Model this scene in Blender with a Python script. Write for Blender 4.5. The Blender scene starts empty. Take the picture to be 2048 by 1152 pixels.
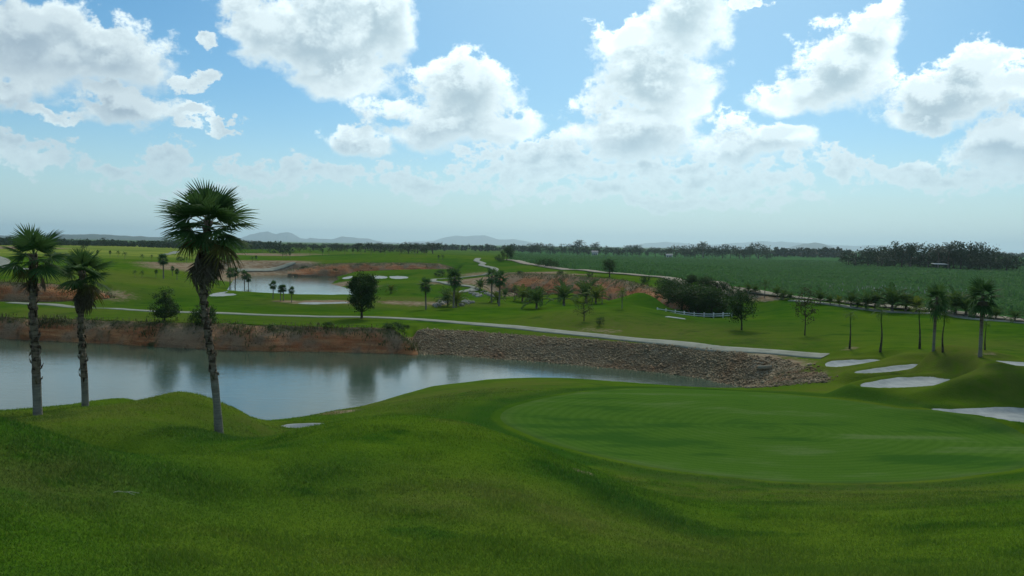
import bpy, math, random
import numpy as np
from mathutils import Vector, Matrix

# ------------------------------------------------------------------ camera, sky, sun, exposure
SC = bpy.context.scene
COL = SC.collection
FPX, CX, CY = 1704.0, 1024.0, 576.0           # focal length and centre in photo pixels
EYE = np.array([0.0, 0.0, 10.0])              # 10 m above the lakes
PITCH, ROLL = math.atan(86 / FPX), 0.0165
_f = np.array([0, math.cos(PITCH), -math.sin(PITCH)])
_u0 = np.array([0, math.sin(PITCH), math.cos(PITCH)])
_r0 = np.array([1.0, 0, 0])
RT = math.cos(ROLL) * _r0 + math.sin(ROLL) * _u0
UP = -math.sin(ROLL) * _r0 + math.cos(ROLL) * _u0
cam_d = bpy.data.cameras.new('camera')
cam = bpy.data.objects.new('camera', cam_d)
COL.objects.link(cam)
cam_d.sensor_width = 36.0
cam_d.lens = 36.0 * FPX / 2048.0
cam_d.clip_start = 0.1
cam_d.clip_end = 60000
cam.matrix_world = Matrix((
    (RT[0], UP[0], -_f[0], EYE[0]),
    (RT[1], UP[1], -_f[1], EYE[1]),
    (RT[2], UP[2], -_f[2], EYE[2]),
    (0, 0, 0, 1)))
SC.camera = cam

SUN_EL, SUN_AZ = math.radians(40), math.radians(11)   # ahead, a little to the right, behind cloud
sun_dir = Vector((math.sin(SUN_AZ) * math.cos(SUN_EL), math.cos(SUN_AZ) * math.cos(SUN_EL), math.sin(SUN_EL)))
sun_d = bpy.data.lights.new('sun', 'SUN')
sun_d.energy = 2.2
sun_d.angle = math.radians(12)
sun_d.color = (1.0, 0.94, 0.82)
sun = bpy.data.objects.new('sun', sun_d)
COL.objects.link(sun)
sun.rotation_euler = (-sun_dir).to_track_quat('-Z', 'Y').to_euler()

vs = SC.view_settings
vs.view_transform = 'Standard'
vs.look = 'None'
vs.gamma = 1.0
vs.exposure = EXPOSURE = 0.0
vs.use_curve_mapping = False
SC.cycles.use_denoising = True
SC.cycles.max_bounces = 4
SC.cycles.diffuse_bounces = 2
SC.cycles.glossy_bounces = 2
SC.cycles.transmission_bounces = 2
SC.cycles.transparent_max_bounces = 6
SC.cycles.volume_bounces = 0
SC.cycles.sample_clamp_indirect = 4.0


# ---- tiny expression layer over shader nodes
class S:
    nt = None

    def __init__(self, sock):
        self.s = sock

    @staticmethod
    def math(op, *a, clamp=False):
        n = S.nt.nodes.new('ShaderNodeMath')
        n.operation = op
        n.use_clamp = clamp
        for i, v in enumerate(a):
            S.put(n.inputs[i], v)
        return S(n.outputs[0])

    @staticmethod
    def put(inp, v):
        if isinstance(v, S):
            S.nt.links.new(v.s, inp)
        else:
            inp.default_value = v

    def __add__(a, b): return S.math('ADD', a, b)
    __radd__ = __add__
    def __mul__(a, b): return S.math('MULTIPLY', a, b)
    __rmul__ = __mul__
    def __sub__(a, b): return S.math('SUBTRACT', a, b)
    def __rsub__(a, b): return S.math('SUBTRACT', b, a)
    def __truediv__(a, b): return S.math('DIVIDE', a, b)


def vmath(op, *a, scale=None):
    n = S.nt.nodes.new('ShaderNodeVectorMath')
    n.operation = op
    for i, v in enumerate(a):
        S.put(n.inputs[i], v)
    if scale is not None:
        S.put(n.inputs['Scale'], scale)
    return S(n.outputs['Value'] if op in ('LENGTH', 'DOT_PRODUCT', 'DISTANCE') else n.outputs[0])


def smooth(v, a, b, lo=0.0, hi=1.0):
    n = S.nt.nodes.new('ShaderNodeMapRange')
    n.interpolation_type = 'SMOOTHSTEP'
    for i, x in enumerate((v, a, b, lo, hi)):
        S.put(n.inputs[i], x)
    return S(n.outputs[0])


def noise(vec, scale, detail=4.0, rough=0.55, typ='FBM', dist=0.0, out='Fac', norm=True):
    n = S.nt.nodes.new('ShaderNodeTexNoise')
    n.noise_type = typ
    if hasattr(n, 'normalize'):
        n.normalize = norm
    if vec is not None:
        S.put(n.inputs['Vector'], vec)
    n.inputs['Scale'].default_value = scale
    n.inputs['Detail'].default_value = detail
    n.inputs['Roughness'].default_value = rough
    n.inputs['Distortion'].default_value = dist
    return S(n.outputs[out])


def mixc(fac, a, b):
    n = S.nt.nodes.new('ShaderNodeMix')
    n.data_type = 'RGBA'
    n.clamp_factor = True
    S.put(n.inputs[0], fac)
    for i, v in ((6, a), (7, b)):
        S.put(n.inputs[i], v if isinstance(v, S) else (*v, 1.0) if len(v) == 3 else v)
    return S(n.outputs[2])


def vscale(v, sx, sy, sz):
    return vmath('MULTIPLY', v, (sx, sy, sz))


world = bpy.data.worlds.new('World')
SC.world = world
world.use_nodes = True
S.nt = world.node_tree
S.nt.nodes.clear()


def pix_dir(px, py):
    v = _f + RT * (px - CX) / FPX - UP * (py - CY) / FPX
    return v / np.linalg.norm(v)


def build_sky():
    nt = S.nt
    sky = nt.nodes.new('ShaderNodeTexSky')
    sky.sky_type = 'NISHITA'
    sky.sun_disc = False
    sky.sun_elevation = SUN_EL
    sky.sun_rotation = SUN_AZ
    sky.air_density = 1.0
    sky.dust_density = 0.1
    sky.ozone_density = 4.0
    tc = nt.nodes.new('ShaderNodeTexCoord')
    D = vmath('NORMALIZE', S(tc.outputs['Generated']))
    sep = nt.nodes.new('ShaderNodeSeparateXYZ')
    S.put(sep.inputs[0], D)
    x, y, z = (S(o) for o in sep.outputs)
    az = S.math('ARCTAN2', x, y)
    el = S.math('ARCSINE', z)
    comb = nt.nodes.new('ShaderNodeCombineXYZ')
    S.put(comb.inputs[0], az); S.put(comb.inputs[1], el)
    P0 = S(comb.outputs[0])

    # cumulus placed by bearing and elevation: (photo x, y, half width, half height)
    dense = [(45, 70, 125, 80), (205, 118, 132, 74), (-70, 120, 120, 80), (25, 190, 88, 40), (120, 140, 110, 60),
             (275, 228, 78, 34), (120, 232, 54, 15), (377, 241, 42, 17),
             (650, 80, 180, 105), (545, 70, 82, 70), (770, 55, 84, 84), (690, 170, 115, 48),
             (935, 195, 122, 68), (905, 252, 155, 54), (1015, 270, 80, 46), (740, 306, 74, 34),
             (1375, 30, 105, 100), (1265, 100, 84, 48), (1325, 175, 125, 72), (1280, 270, 150, 75), (1405, 205, 50, 42),
             (1480, 292, 88, 46), (1578, 294, 72, 36),
             (1685, 155, 118, 84), (1757, 78, 60, 58), (1605, 195, 82, 46),
             (1900, 205, 125, 52), (2025, 172, 95, 54), (1850, 240, 84, 20), (2030, 305, 110, 60)]
    coarse = [(45, 70, 125, 80), (205, 118, 132, 74), (25, 190, 88, 40), (275, 228, 78, 34),
              (640, 85, 190, 110), (770, 60, 90, 90), (935, 195, 122, 68), (905, 255, 160, 56), (740, 306, 74, 34),
              (1375, 30, 105, 100), (1310, 160, 135, 80), (1280, 270, 150, 75), (1525, 292, 130, 46),
              (1680, 160, 112, 76), (1757, 75, 56, 50), (1930, 205, 150, 56), (2030, 305, 110, 60)]
    faint = [(415, 78, 26, 14), (383, 165, 38, 24), (455, 264, 36, 9),
             (345, 330, 58, 36), (55, 325, 78, 34), (225, 352, 74, 22), (535, 350, 70, 26),
             (640, 374, 110, 24), (850, 378, 125, 28), (1080, 350, 220, 44),
             (1400, 356, 230, 42), (1690, 345, 56, 38), (1300, 404, 320, 20), (1880, 360, 190, 30),
             (1510, 8, 46, 13), (420, 398, 200, 12)]

    def to_ae(b):
        px, py, rx, ry = b
        d = pix_dir(px, py)
        return math.atan2(d[0], d[1]), math.asin(d[2]), rx / FPX, ry / FPX

    def field(P, blobs, k):
        cur = None
        for b in blobs:
            a, e, rx, ry = to_ae(b)
            l = vmath('LENGTH', vmath('MULTIPLY_ADD', P, (1 / rx, 1 / ry, 0), (-a / rx, -e / ry, 0)))
            cur = l if cur is None else S.math('SMOOTH_MIN', cur, l, k)
        return cur

    # away from the frame the same kind of broken cumulus goes on by noise
    dx, dy = az, el - 0.1
    outside = smooth(S.math('SQRT', dx * dx * 0.9 + dy * dy * 2.2), 0.62, 0.8)
    cover = noise(vscale(D, 1, 1, 1.7), 3.4, 2.0, 0.5)
    Lout = 3.2 - 4.2 * cover

    def density(P, V, second=False):
        """cloud depth at a direction: blobs broken up by billowing noise"""
        w1 = vmath('SUBTRACT', noise(V, 11.0, 2.0, 0.5, out='Color'), (0.5, 0.5, 0.5))
        n = noise(V, 21.0, 8.0, 0.67)
        b = noise(vmath('ADD', V, vmath('SCALE', w1, scale=0.05)), 36.0, 3.5, 0.5, typ='RIDGED_MULTIFRACTAL', norm=True)
        m = (n - 0.5) * 1.5 + (0.5 - b) * 0.4
        Pw = vmath('ADD', vmath('ADD', P, vscale(w1, 0.085, 0.055, 0)), vmath('SCALE', (0.022, -0.040, 0.0), scale=m))
        L = field(Pw, coarse if second else dense, 0.22)
        L = L * (1.0 - outside) + Lout * outside
        n2 = noise(V, 62.0, 4.0, 0.6) - 0.5
        d = 0.93 - L + m * 0.95 + n2 * 0.5
        if second:
            return d
        return d, 0.98 - field(Pw, faint, 0.12) + m * 1.1 + n2 * 2.8 - outside * 9.0

    V = vscale(D, 1, 1, 1.3)
    d0, df = density(P0, V)
    # towards the sun (up and right): self-shading
    off = 0.016
    d1 = density(vmath('ADD', P0, (0.004, off, 0)), vmath('ADD', V, (0.004, -0.002, off * 1.3)), True)
    alpha = S.math('MAXIMUM', smooth(d0, 0.0, 0.36), smooth(df, 0.05, 0.45) * 1.0)
    thick = smooth(S.math('MAXIMUM', d0, df * 0.4), 0.08, 0.85)
    relief = smooth(d0 - d1, -0.25, 0.6)
    lit = relief * 0.55 + (1.0 - thick) * 0.55
    sunside = vmath('DOT_PRODUCT', D, tuple(sun_dir))
    near_sun = smooth(sunside, 0.66, 0.97)
    shade_c = mixc(near_sun, (3.6, 4.8, 5.8), (5.0, 6.7, 7.5))
    lit_c = mixc(near_sun, (8.2, 9.6, 10.0), (13.5, 15.0, 15.0))
    cloud = mixc(S.math('MINIMUM', lit, 1.0), shade_c, lit_c)
    # haze veil towards the horizon
    fade = smooth(z, 0.01, 0.16)
    alpha = alpha * (fade * 0.4 + 0.6) * smooth(z, 0.0, 0.05)
    skyc = S(sky.outputs[0])
    hsv = nt.nodes.new('ShaderNodeHueSaturation')
    hsv.inputs['Hue'].default_value = 0.489
    hsv.inputs['Saturation'].default_value = SKY_SAT
    hsv.inputs['Value'].default_value = SKY_VAL
    S.put(hsv.inputs['Color'], skyc)
    hazec = (4.0, 6.9, 8.0)
    veil = smooth(z, 0.13, -0.03) * 0.85
    skyc = mixc(veil, S(hsv.outputs[0]), hazec)
    skyc = mixc(smooth(sunside, 0.76, 1.0) * 0.42, skyc, (7.5, 10.6, 11.6))
    cloud = mixc(smooth(z, 0.13, 0.0) * 0.35, cloud, (7.4, 9.6, 10.2))
    col = mixc(alpha, skyc, cloud)
    bg = nt.nodes.new('ShaderNodeBackground')
    bg.inputs['Strength'].default_value = 0.1
    S.put(bg.inputs['Color'], col)
    out = nt.nodes.new('ShaderNodeOutputWorld')
    nt.links.new(bg.outputs[0], out.inputs[0])


HAZE = 0.8e-4
SKY_SAT, SKY_VAL = 1.22, 0.94
build_sky()
world.cycles.sampling_method = 'NONE'

# ------------------------------------------------------------------ helpers
RNG = np.random.default_rng(7)


def ray(px, py):
    """bearing and slope of the view line through a photo pixel"""
    d = pix_dir(px, py)
    h = math.hypot(d[0], d[1])
    return math.atan2(d[0], d[1]), d[2] / h


def az_of(px):
    return ray(px, 490 + (px - 1024) * 0.0165)[0]


def sstep(x, a, b):
    t = np.clip((x - a) / (b - a), 0, 1)
    return t * t * (3 - 2 * t)


def _hash(ix, iy, iz, seed):
    n = (ix.astype(np.int64) * 374761393 + iy.astype(np.int64) * 668265263 + iz.astype(np.int64) * 1442695041 + seed * 1013904223) & 0xffffffff
    n = ((n ^ (n >> 13)) * 1274126177) & 0xffffffff
    n = ((n ^ (n >> 16)) * 2246822519) & 0xffffffff
    return ((n ^ (n >> 15)) & 0xffffff) / float(0xffffff)


def vnoise(p, seed=0):
    p = np.asarray(p, float)
    i = np.floor(p)
    f = p - i
    f = f * f * (3 - 2 * f)
    ix, iy, iz = (i[..., k] for k in range(3))
    r = 0
    for a in (0, 1):
        wa = f[..., 0] if a else 1 - f[..., 0]
        for b in (0, 1):
            wb = f[..., 1] if b else 1 - f[..., 1]
            for c in (0, 1):
                wc = f[..., 2] if c else 1 - f[..., 2]
                r = r + wa * wb * wc * _hash(ix + a, iy + b, iz + c, seed)
    return r * 2 - 1


def fbm(p, octaves=4, seed=0, gain=0.5):
    p = np.asarray(p, float)
    r, a, t = 0, 1.0, 0
    for o in range(octaves):
        r = r + a * vnoise(p * 2 ** o, seed + o * 17)
        t += a
        a *= gain
    return r / t


def make_mesh(name, verts, faces, smooth_shade=False):
    """verts Nx3, faces MxK (one K) or a list of such arrays"""
    me = bpy.data.meshes.new(name)
    verts = np.asarray(verts, np.float32).reshape(-1, 3)
    if isinstance(faces, np.ndarray):
        faces = [faces]
    faces = [np.asarray(f, np.int32) for f in faces if len(f)]
    nl = sum(f.size for f in faces)
    npol = sum(len(f) for f in faces)
    me.vertices.add(len(verts))
    me.vertices.foreach_set('co', verts.ravel())
    me.loops.add(nl)
    me.loops.foreach_set('vertex_index', np.concatenate([f.ravel() for f in faces]))
    me.polygons.add(npol)
    tot = np.concatenate([np.full(len(f), f.shape[1], np.int32) for f in faces])
    st = np.concatenate([[0], np.cumsum(tot)[:-1]]).astype(np.int32)
    me.polygons.foreach_set('loop_start', st)
    if smooth_shade:
        me.polygons.foreach_set('use_smooth', np.ones(npol, bool))
    me.update(calc_edges=True)
    return me


def link(name, data, mat=None, parent=None):
    o = bpy.data.objects.new(name, data)
    COL.objects.link(o)
    if data is not None and mat is not None and not data.materials:
        data.materials.append(mat)
    if parent is not None:
        o.parent = parent
    return o


def tag(o, label=None, cat=None, group=None, kind=None):
    if label: o['label'] = label
    if cat: o['category'] = cat
    if group: o['group'] = group
    if kind: o['kind'] = kind
    return o


def thing(name, label, cat, loc, rz=0.0, scale=1.0, group=None):
    o = bpy.data.objects.new(name, None)
    COL.objects.link(o)
    o.location = loc
    o.rotation_euler = (0, 0, rz)
    o.scale = (scale,) * 3 if np.isscalar(scale) else scale
    o.empty_display_size = 0.3
    return tag(o, label, cat, group)


class MB:
    """collects pieces of one mesh"""
    def __init__(self):
        self.v, self.f4, self.f3, self.n = [], [], [], 0

    def add(self, v, f):
        v = np.asarray(v, float).reshape(-1, 3)
        f = np.asarray(f, int)
        if len(f):
            (self.f4 if f.shape[1] == 4 else self.f3).append(f + self.n)
        self.v.append(v)
        self.n += len(v)

    def tube(self, pts, rad, k=8, cap=True):
        pts = np.asarray(pts, float)
        n = len(pts)
        rad = np.full(n, rad) if np.isscalar(rad) else np.asarray(rad, float)
        tan = np.gradient(pts, axis=0)
        tan /= np.linalg.norm(tan, axis=1)[:, None] + 1e-9
        ref = np.array([0.0, 1.0, 0.0]) if abs(tan[0][1]) < 0.8 else np.array([1.0, 0, 0])
        a = np.cross(tan, ref); a /= np.linalg.norm(a, axis=1)[:, None] + 1e-9
        b = np.cross(tan, a)
        th = np.arange(k) * 2 * math.pi / k
        ring = (np.cos(th)[None, :, None] * a[:, None] + np.sin(th)[None, :, None] * b[:, None]) * rad[:, None, None]
        v = (pts[:, None] + ring).reshape(-1, 3)
        i = np.arange(n - 1)[:, None] * k
        j = np.arange(k)[None]
        j2 = (j + 1) % k
        f = np.stack([i + j, i + j2, i + k + j2, i + k + j], -1).reshape(-1, 4)
        self.add(v, f)
        if cap:
            e = v[-k:]
            self.add(np.vstack([e, e.mean(0)]), np.stack([np.arange(k), (np.arange(k) + 1) % k, np.full(k, k)], -1))

    def box(self, c, s, rot=None):
        c, s = np.asarray(c, float), np.asarray(s, float) / 2
        q = np.array([[x, y, z] for x in (-1, 1) for y in (-1, 1) for z in (-1, 1)], float) * s
        if rot is not None:
            q = q @ np.array(rot).T
        self.add(q + c, [[0, 1, 3, 2], [4, 6, 7, 5], [0, 4, 5, 1], [2, 3, 7, 6], [0, 2, 6, 4], [1, 5, 7, 3]])

    def mesh(self, name, smooth_shade=False):
        fs = []
        if self.f4: fs.append(np.vstack(self.f4))
        if self.f3: fs.append(np.vstack(self.f3))
        return make_mesh(name, np.vstack(self.v), fs, smooth_shade)


# ------------------------------------------------------------------ materials
MATS = {}


def mat(name, rough=0.8, spec=0.3):
    m = bpy.data.materials.new(name)
    m.use_nodes = True
    S.nt = m.node_tree
    b = S.nt.nodes['Principled BSDF']
    b.inputs['Roughness'].default_value = rough
    b.inputs['Specular IOR Level'].default_value = spec
    MATS[name] = m
    return m, b


def objco():
    n = S.nt.nodes.new('ShaderNodeTexCoord')
    return S(n.outputs['Object'])


def worldco():
    n = S.nt.nodes.new('ShaderNodeNewGeometry')
    return S(n.outputs['Position'])


def island():
    n = S.nt.nodes.new('ShaderNodeNewGeometry')
    return S(n.outputs['Random Per Island'])


def objrand():
    n = S.nt.nodes.new('ShaderNodeObjectInfo')
    return S(n.outputs['Random'])


def attr(name):
    n = S.nt.nodes.new('ShaderNodeAttribute')
    n.attribute_name = name
    return S(n.outputs['Fac'])


def bump(b, h, strength=0.4, dist=0.05):
    n = S.nt.nodes.new('ShaderNodeBump')
    n.inputs['Strength'].default_value = strength
    n.inputs['Distance'].default_value = dist
    S.put(n.inputs['Height'], h)
    S.nt.links.new(n.outputs[0], b.inputs['Normal'])


def base(b, c):
    S.put(b.inputs['Base Color'], c)


def leaf_mat(name, c0, c1, c2, trans=0.3, rough=0.6):
    """foliage: leaf to leaf variation, some light through the leaf"""
    m, b = mat(name, rough, 0.08)
    r = island()
    col = mixc(smooth(r, 0.0, 0.6), c0, c1)
    col = mixc(smooth(r, 0.75, 1.0), col, c2)
    col = mixc(smooth(noise(worldco(), 0.9, 2), 0.35, 0.7) * 0.5, col, tuple(x * 0.7 for x in c0))
    col = mixc(objrand() * 0.35, col, tuple(x * 1.25 for x in c2))
    base(b, col)
    t = S.nt.nodes.new('ShaderNodeBsdfTranslucent')
    S.put(t.inputs[0], mixc(0.5, col, c2))
    mx = S.nt.nodes.new('ShaderNodeMixShader')
    mx.inputs[0].default_value = trans
    out = S.nt.nodes['Material Output']
    S.nt.links.new(b.outputs[0], mx.inputs[1])
    S.nt.links.new(t.outputs[0], mx.inputs[2])
    S.nt.links.new(mx.outputs[0], out.inputs[0])
    return m


def grass_color(w):
    """turf: fine blade mottling, mown streaks, broad lush and worn patches"""
    big = noise(w, 0.09, 3, 0.55)
    mid = noise(vscale(w, 0.5, 1.0, 1.0), 0.7, 4, 0.6)
    fine = noise(w, 9.0, 3, 0.65)
    col = mixc(smooth(mid, 0.3, 0.7), (0.030, 0.086, 0.005), (0.066, 0.128, 0.007))
    col = mixc(smooth(big, 0.40, 0.66) * 0.6, col, (0.085, 0.125, 0.012))
    col = mixc(smooth(fine, 0.5, 0.78) * 0.55, col, (0.020, 0.058, 0.004))
    broad = noise(w, 0.021, 4, 0.6)
    col = mixc(smooth(broad, 0.50, 0.64) * 0.55, col, (0.095, 0.125, 0.014))
    col = mixc(smooth(broad, 0.48, 0.36) * 0.6, col, (0.022, 0.070, 0.006))
    patch = noise(w, 0.33, 5, 0.62)
    col = mixc(smooth(patch, 0.58, 0.76) * 0.45, col, (0.098, 0.098, 0.022))
    col = mixc(smooth(patch, 0.44, 0.30) * 0.8, col, (0.016, 0.062, 0.006))
    return vmath('SCALE', col, scale=1.16), fine, mid


def m_ground():
    m, b = mat('turf', 1.0, 0.0)
    w = worldco()
    col, fine, mid = grass_color(w)
    n2 = noise(w, 1.7, 5, 0.65)
    col = mixc(attr('lush') * 0.8, col, (0.020, 0.074, 0.010))
    dry = attr('dry') * smooth(n2, 0.25, 0.6)
    col = mixc(dry * 0.75, col, (0.115, 0.105, 0.035))
    col = mixc(attr('field') , col, mixc(smooth(noise(vscale(w, 0.02, 0.08, 0.1), 1.0, 3), 0.4, 0.6), (0.13, 0.19, 0.03), (0.24, 0.27, 0.05)))  # far-left sunlit patch: sunshine put into the turf colour
    col = mixc(attr('cane'), col, (0.048, 0.128, 0.036))
    d = smooth(attr('dirt') + (n2 - 0.5) * 0.7, 0.35, 0.62)
    soil = mixc(smooth(noise(w, 0.6, 5, 0.6), 0.35, 0.65), (0.20, 0.13, 0.075), (0.30, 0.24, 0.16))
    soil = mixc(smooth(noise(w, 4.0, 3), 0.5, 0.75) * 0.6, soil, (0.12, 0.09, 0.06))
    col = mixc(d, col, soil)
    base(b, col)
    bump(b, fine * 0.5 + mid * 0.5 + n2 * 0.6, 0.5, 0.12)
    return m


def m_soil():
    """red laterite cut, pale and weedy towards the top"""
    m, b = mat('laterite', 0.95, 0.05)
    w = worldco()
    strata = noise(vscale(w, 0.25, 0.25, 3.2), 1.0, 5, 0.6)
    blot = noise(w, 0.22, 4, 0.6)
    col = mixc(smooth(strata, 0.35, 0.66), (0.30, 0.105, 0.042), (0.44, 0.210, 0.092))
    col = mixc(smooth(blot, 0.45, 0.60) * 0.8, col, (0.23, 0.160, 0.098))
    runs = noise(vscale(w, 2.2, 2.2, 0.18), 1.0, 4, 0.6)
    col = mixc(smooth(runs, 0.52, 0.72) * 0.65, col, (0.14, 0.07, 0.035))
    h = attr('up')
    weeds = smooth(h + (noise(w, 0.8, 5, 0.65) - 0.5) * 1.1, 0.74, 1.0)
    col = mixc(smooth(h + (blot - 0.5) * 1.4, 0.55, 0.95) * 0.65, col, (0.26, 0.20, 0.125))
    col = mixc(weeds * 0.85, col, (0.075, 0.085, 0.03))
    col = mixc(smooth(noise(w, 0.35, 4, 0.6) + (0.5 - h) * 0.1, 0.60, 0.68) * 0.85, col, (0.022, 0.045, 0.014))
    col = mixc(smooth(attr('wet'), 0.0, 1.0) * 0.6, col, (0.20, 0.155, 0.10))
    base(b, col)
    bump(b, strata * 0.7 + runs + noise(w, 5, 4, 0.65) * 0.8, 0.9, 0.25)
    return m


def m_water():
    m, b = mat('lake_water', 0.10, 0.5)
    b.inputs['IOR'].default_value = 1.29
    w = worldco()
    n1 = noise(vscale(w, 0.55, 1.6, 1), 1.3, 3, 0.6, dist=0.4)
    n2 = noise(vscale(w, 0.8, 1.5, 1), 6.0, 2, 0.6)
    calm = smooth(noise(vscale(w, 0.05, 0.09, 1), 1.0, 3), 0.3, 0.7)
    base(b, mixc(noise(w, 0.04, 2), (0.044, 0.080, 0.054), (0.062, 0.094, 0.058)))
    bump(b, (n1 + n2 * 0.22) * (0.45 + 0.55 * calm), 0.32, 0.055)
    return m


def m_simple(name, c0, c1, scale=3.0, rough=0.9, bs=0.3, bd=0.03, detail=5, lo=0.3, hi=0.7):
    m, b = mat(name, rough, 0.15)
    w = worldco()
    n = noise(w, scale, detail, 0.62)
    base(b, mixc(smooth(n, lo, hi), c0, c1))
    bump(b, n + noise(w, scale * 7, 3) * 0.4, bs, bd)
    return m


def m_green():
    """putting surface: concentric mowing rings, paler thin patches"""
    m, b = mat('putting_turf', 1.0, 0.0)
    w = worldco()
    ring = attr('ring')
    wob = noise(w, 0.25, 3)
    st = S.math('SINE', (ring + wob * 0.05) * 150.0)
    col = mixc(st * 0.3 + 0.5, (0.052, 0.118, 0.014), (0.070, 0.142, 0.020))
    pale = noise(vscale(w, 0.16, 0.5, 1), 1.0, 5, 0.6)
    col = mixc(smooth(pale, 0.52, 0.72) * 0.6, col, (0.125, 0.175, 0.062))
    col = mixc(smooth(pale, 0.48, 0.34) * 0.8, col, (0.030, 0.090, 0.014))
    col = mixc(smooth(noise(w, 12, 3), 0.45, 0.8) * 0.4, col, (0.024, 0.068, 0.012))
    col = mixc(smooth(ring, 0.90, 1.0) * 0.25, col, (0.10, 0.125, 0.045))
    base(b, col)
    bump(b, noise(w, 14, 3), 0.25, 0.02)
    return m


m_ground(); m_soil(); m_water(); m_green()
m_simple('sand', (0.26, 0.285, 0.275), (0.36, 0.38, 0.36), 1.6, bs=0.5, bd=0.06)
m_simple('path_concrete', (0.18, 0.19, 0.145), (0.26, 0.27, 0.21), 0.8, bs=0.15)
m_simple('dirt_track', (0.20, 0.165, 0.11), (0.30, 0.26, 0.19), 0.5)
m_simple('white_paint', (0.55, 0.57, 0.57), (0.68, 0.69, 0.68), 2.0, bs=0.05)
m_simple('pale_stone', (0.20, 0.185, 0.15), (0.38, 0.35, 0.29), 1.2, bs=0.5, bd=0.05)
m_simple('hill_cover', (0.025, 0.045, 0.03), (0.05, 0.075, 0.045), 0.01, bs=0.4, bd=4.0)
m_simple('wall_plaster', (0.55, 0.55, 0.52), (0.68, 0.67, 0.63), 0.6, bs=0.05)
m_simple('roof_sheet', (0.16, 0.17, 0.18), (0.26, 0.26, 0.26), 0.8, bs=0.1)
m_simple('straw', (0.42, 0.42, 0.30), (0.60, 0.60, 0.46), 6.0)
m_simple('dark_bark', (0.030, 0.025, 0.018), (0.085, 0.07, 0.05), 6.0, bs=0.8)
m_simple('window_dark', (0.012, 0.014, 0.016), (0.02, 0.022, 0.025), 0.5, rough=0.2)


def m_stones():
    m, b = mat('riprap_stone', 0.95, 0.1)
    r = island()
    w = worldco()
    c = mixc(smooth(r, 0.0, 0.7), (0.185, 0.138, 0.082), (0.29, 0.22, 0.130))
    c = mixc(smooth(r, 0.74, 1.0), c, (0.35, 0.285, 0.18))
    c = mixc(smooth(noise(w, 0.28, 4), 0.5, 0.7) * 0.75, c, (0.21, 0.115, 0.060))
    c = mixc(smooth(noise(vscale(w, 1, 1, 2), 0.4, 4), 0.6, 0.72) * 0.6, c, (0.055, 0.062, 0.036))
    base(b, c)
    bump(b, noise(w, 9, 4), 0.5, 0.05)
    return m


def m_trunk():
    """palm trunk: grey ringed stem below, brown fibre above"""
    m, b = mat('palm_trunk', 0.9, 0.1)
    o = objco()
    n = noise(vscale(o, 3, 3, 14), 1.0, 4, 0.6)
    w = S.nt.nodes.new('ShaderNodeSeparateXYZ')
    S.put(w.inputs[0], o)
    z = S(w.outputs[2])
    rings = S.math('SINE', (z + n * 0.05) * 75.0)
    col = mixc(smooth(n, 0.3, 0.7), (0.155, 0.14, 0.112), (0.25, 0.228, 0.185))
    col = mixc(smooth(rings, 0.2, 0.95) * 0.18, col, (0.09, 0.08, 0.066))
    col = mixc(attr('up'), col, mixc(smooth(n + (island() - 0.5) * 0.5, 0.35, 0.65), (0.050, 0.034, 0.022), (0.19, 0.145, 0.10)))
    base(b, col)
    bump(b, rings * 0.12 + n, 0.6, 0.02)
    return m


def m_dead():
    m, b = mat('dead_frond', 0.95, 0.05)
    r = objrand()
    n = noise(objco(), 7.0, 3)
    c = mixc(smooth(n, 0.3, 0.7), (0.060, 0.043, 0.029), (0.175, 0.140, 0.098))
    c = mixc(r * 0.7, c, (0.135, 0.118, 0.085))
    base(b, c)
    return m


m_stones(); m_trunk(); m_dead()
leaf_mat('fan_leaf', (0.026, 0.072, 0.020), (0.046, 0.108, 0.030), (0.082, 0.155, 0.044), 0.36, 0.65)
leaf_mat('fan_leaf_old', (0.050, 0.052, 0.014), (0.085, 0.078, 0.020), (0.11, 0.095, 0.022), 0.25)
leaf_mat('feather_leaf', (0.032, 0.082, 0.016), (0.058, 0.125, 0.026), (0.10, 0.165, 0.034), 0.35)
leaf_mat('yellow_leaf', (0.055, 0.110, 0.014), (0.10, 0.165, 0.020), (0.18, 0.22, 0.030), 0.35)
leaf_mat('tree_leaf', (0.016, 0.042, 0.011), (0.030, 0.068, 0.017), (0.060, 0.108, 0.026), 0.3)
leaf_mat('bush_leaf', (0.020, 0.048, 0.012), (0.040, 0.082, 0.020), (0.070, 0.115, 0.030), 0.25)
leaf_mat('sparse_leaf', (0.035, 0.045, 0.018), (0.050, 0.070, 0.024), (0.085, 0.085, 0.032), 0.25)
leaf_mat('cane_leaf', (0.056, 0.145, 0.040), (0.072, 0.180, 0.050), (0.105, 0.22, 0.064), 0.42)
leaf_mat('weed_leaf', (0.045, 0.062, 0.018), (0.085, 0.095, 0.030), (0.17, 0.15, 0.070), 0.3)
leaf_mat('plume', (0.13, 0.17, 0.13), (0.20, 0.23, 0.19), (0.28, 0.30, 0.26), 0.3)


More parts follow.
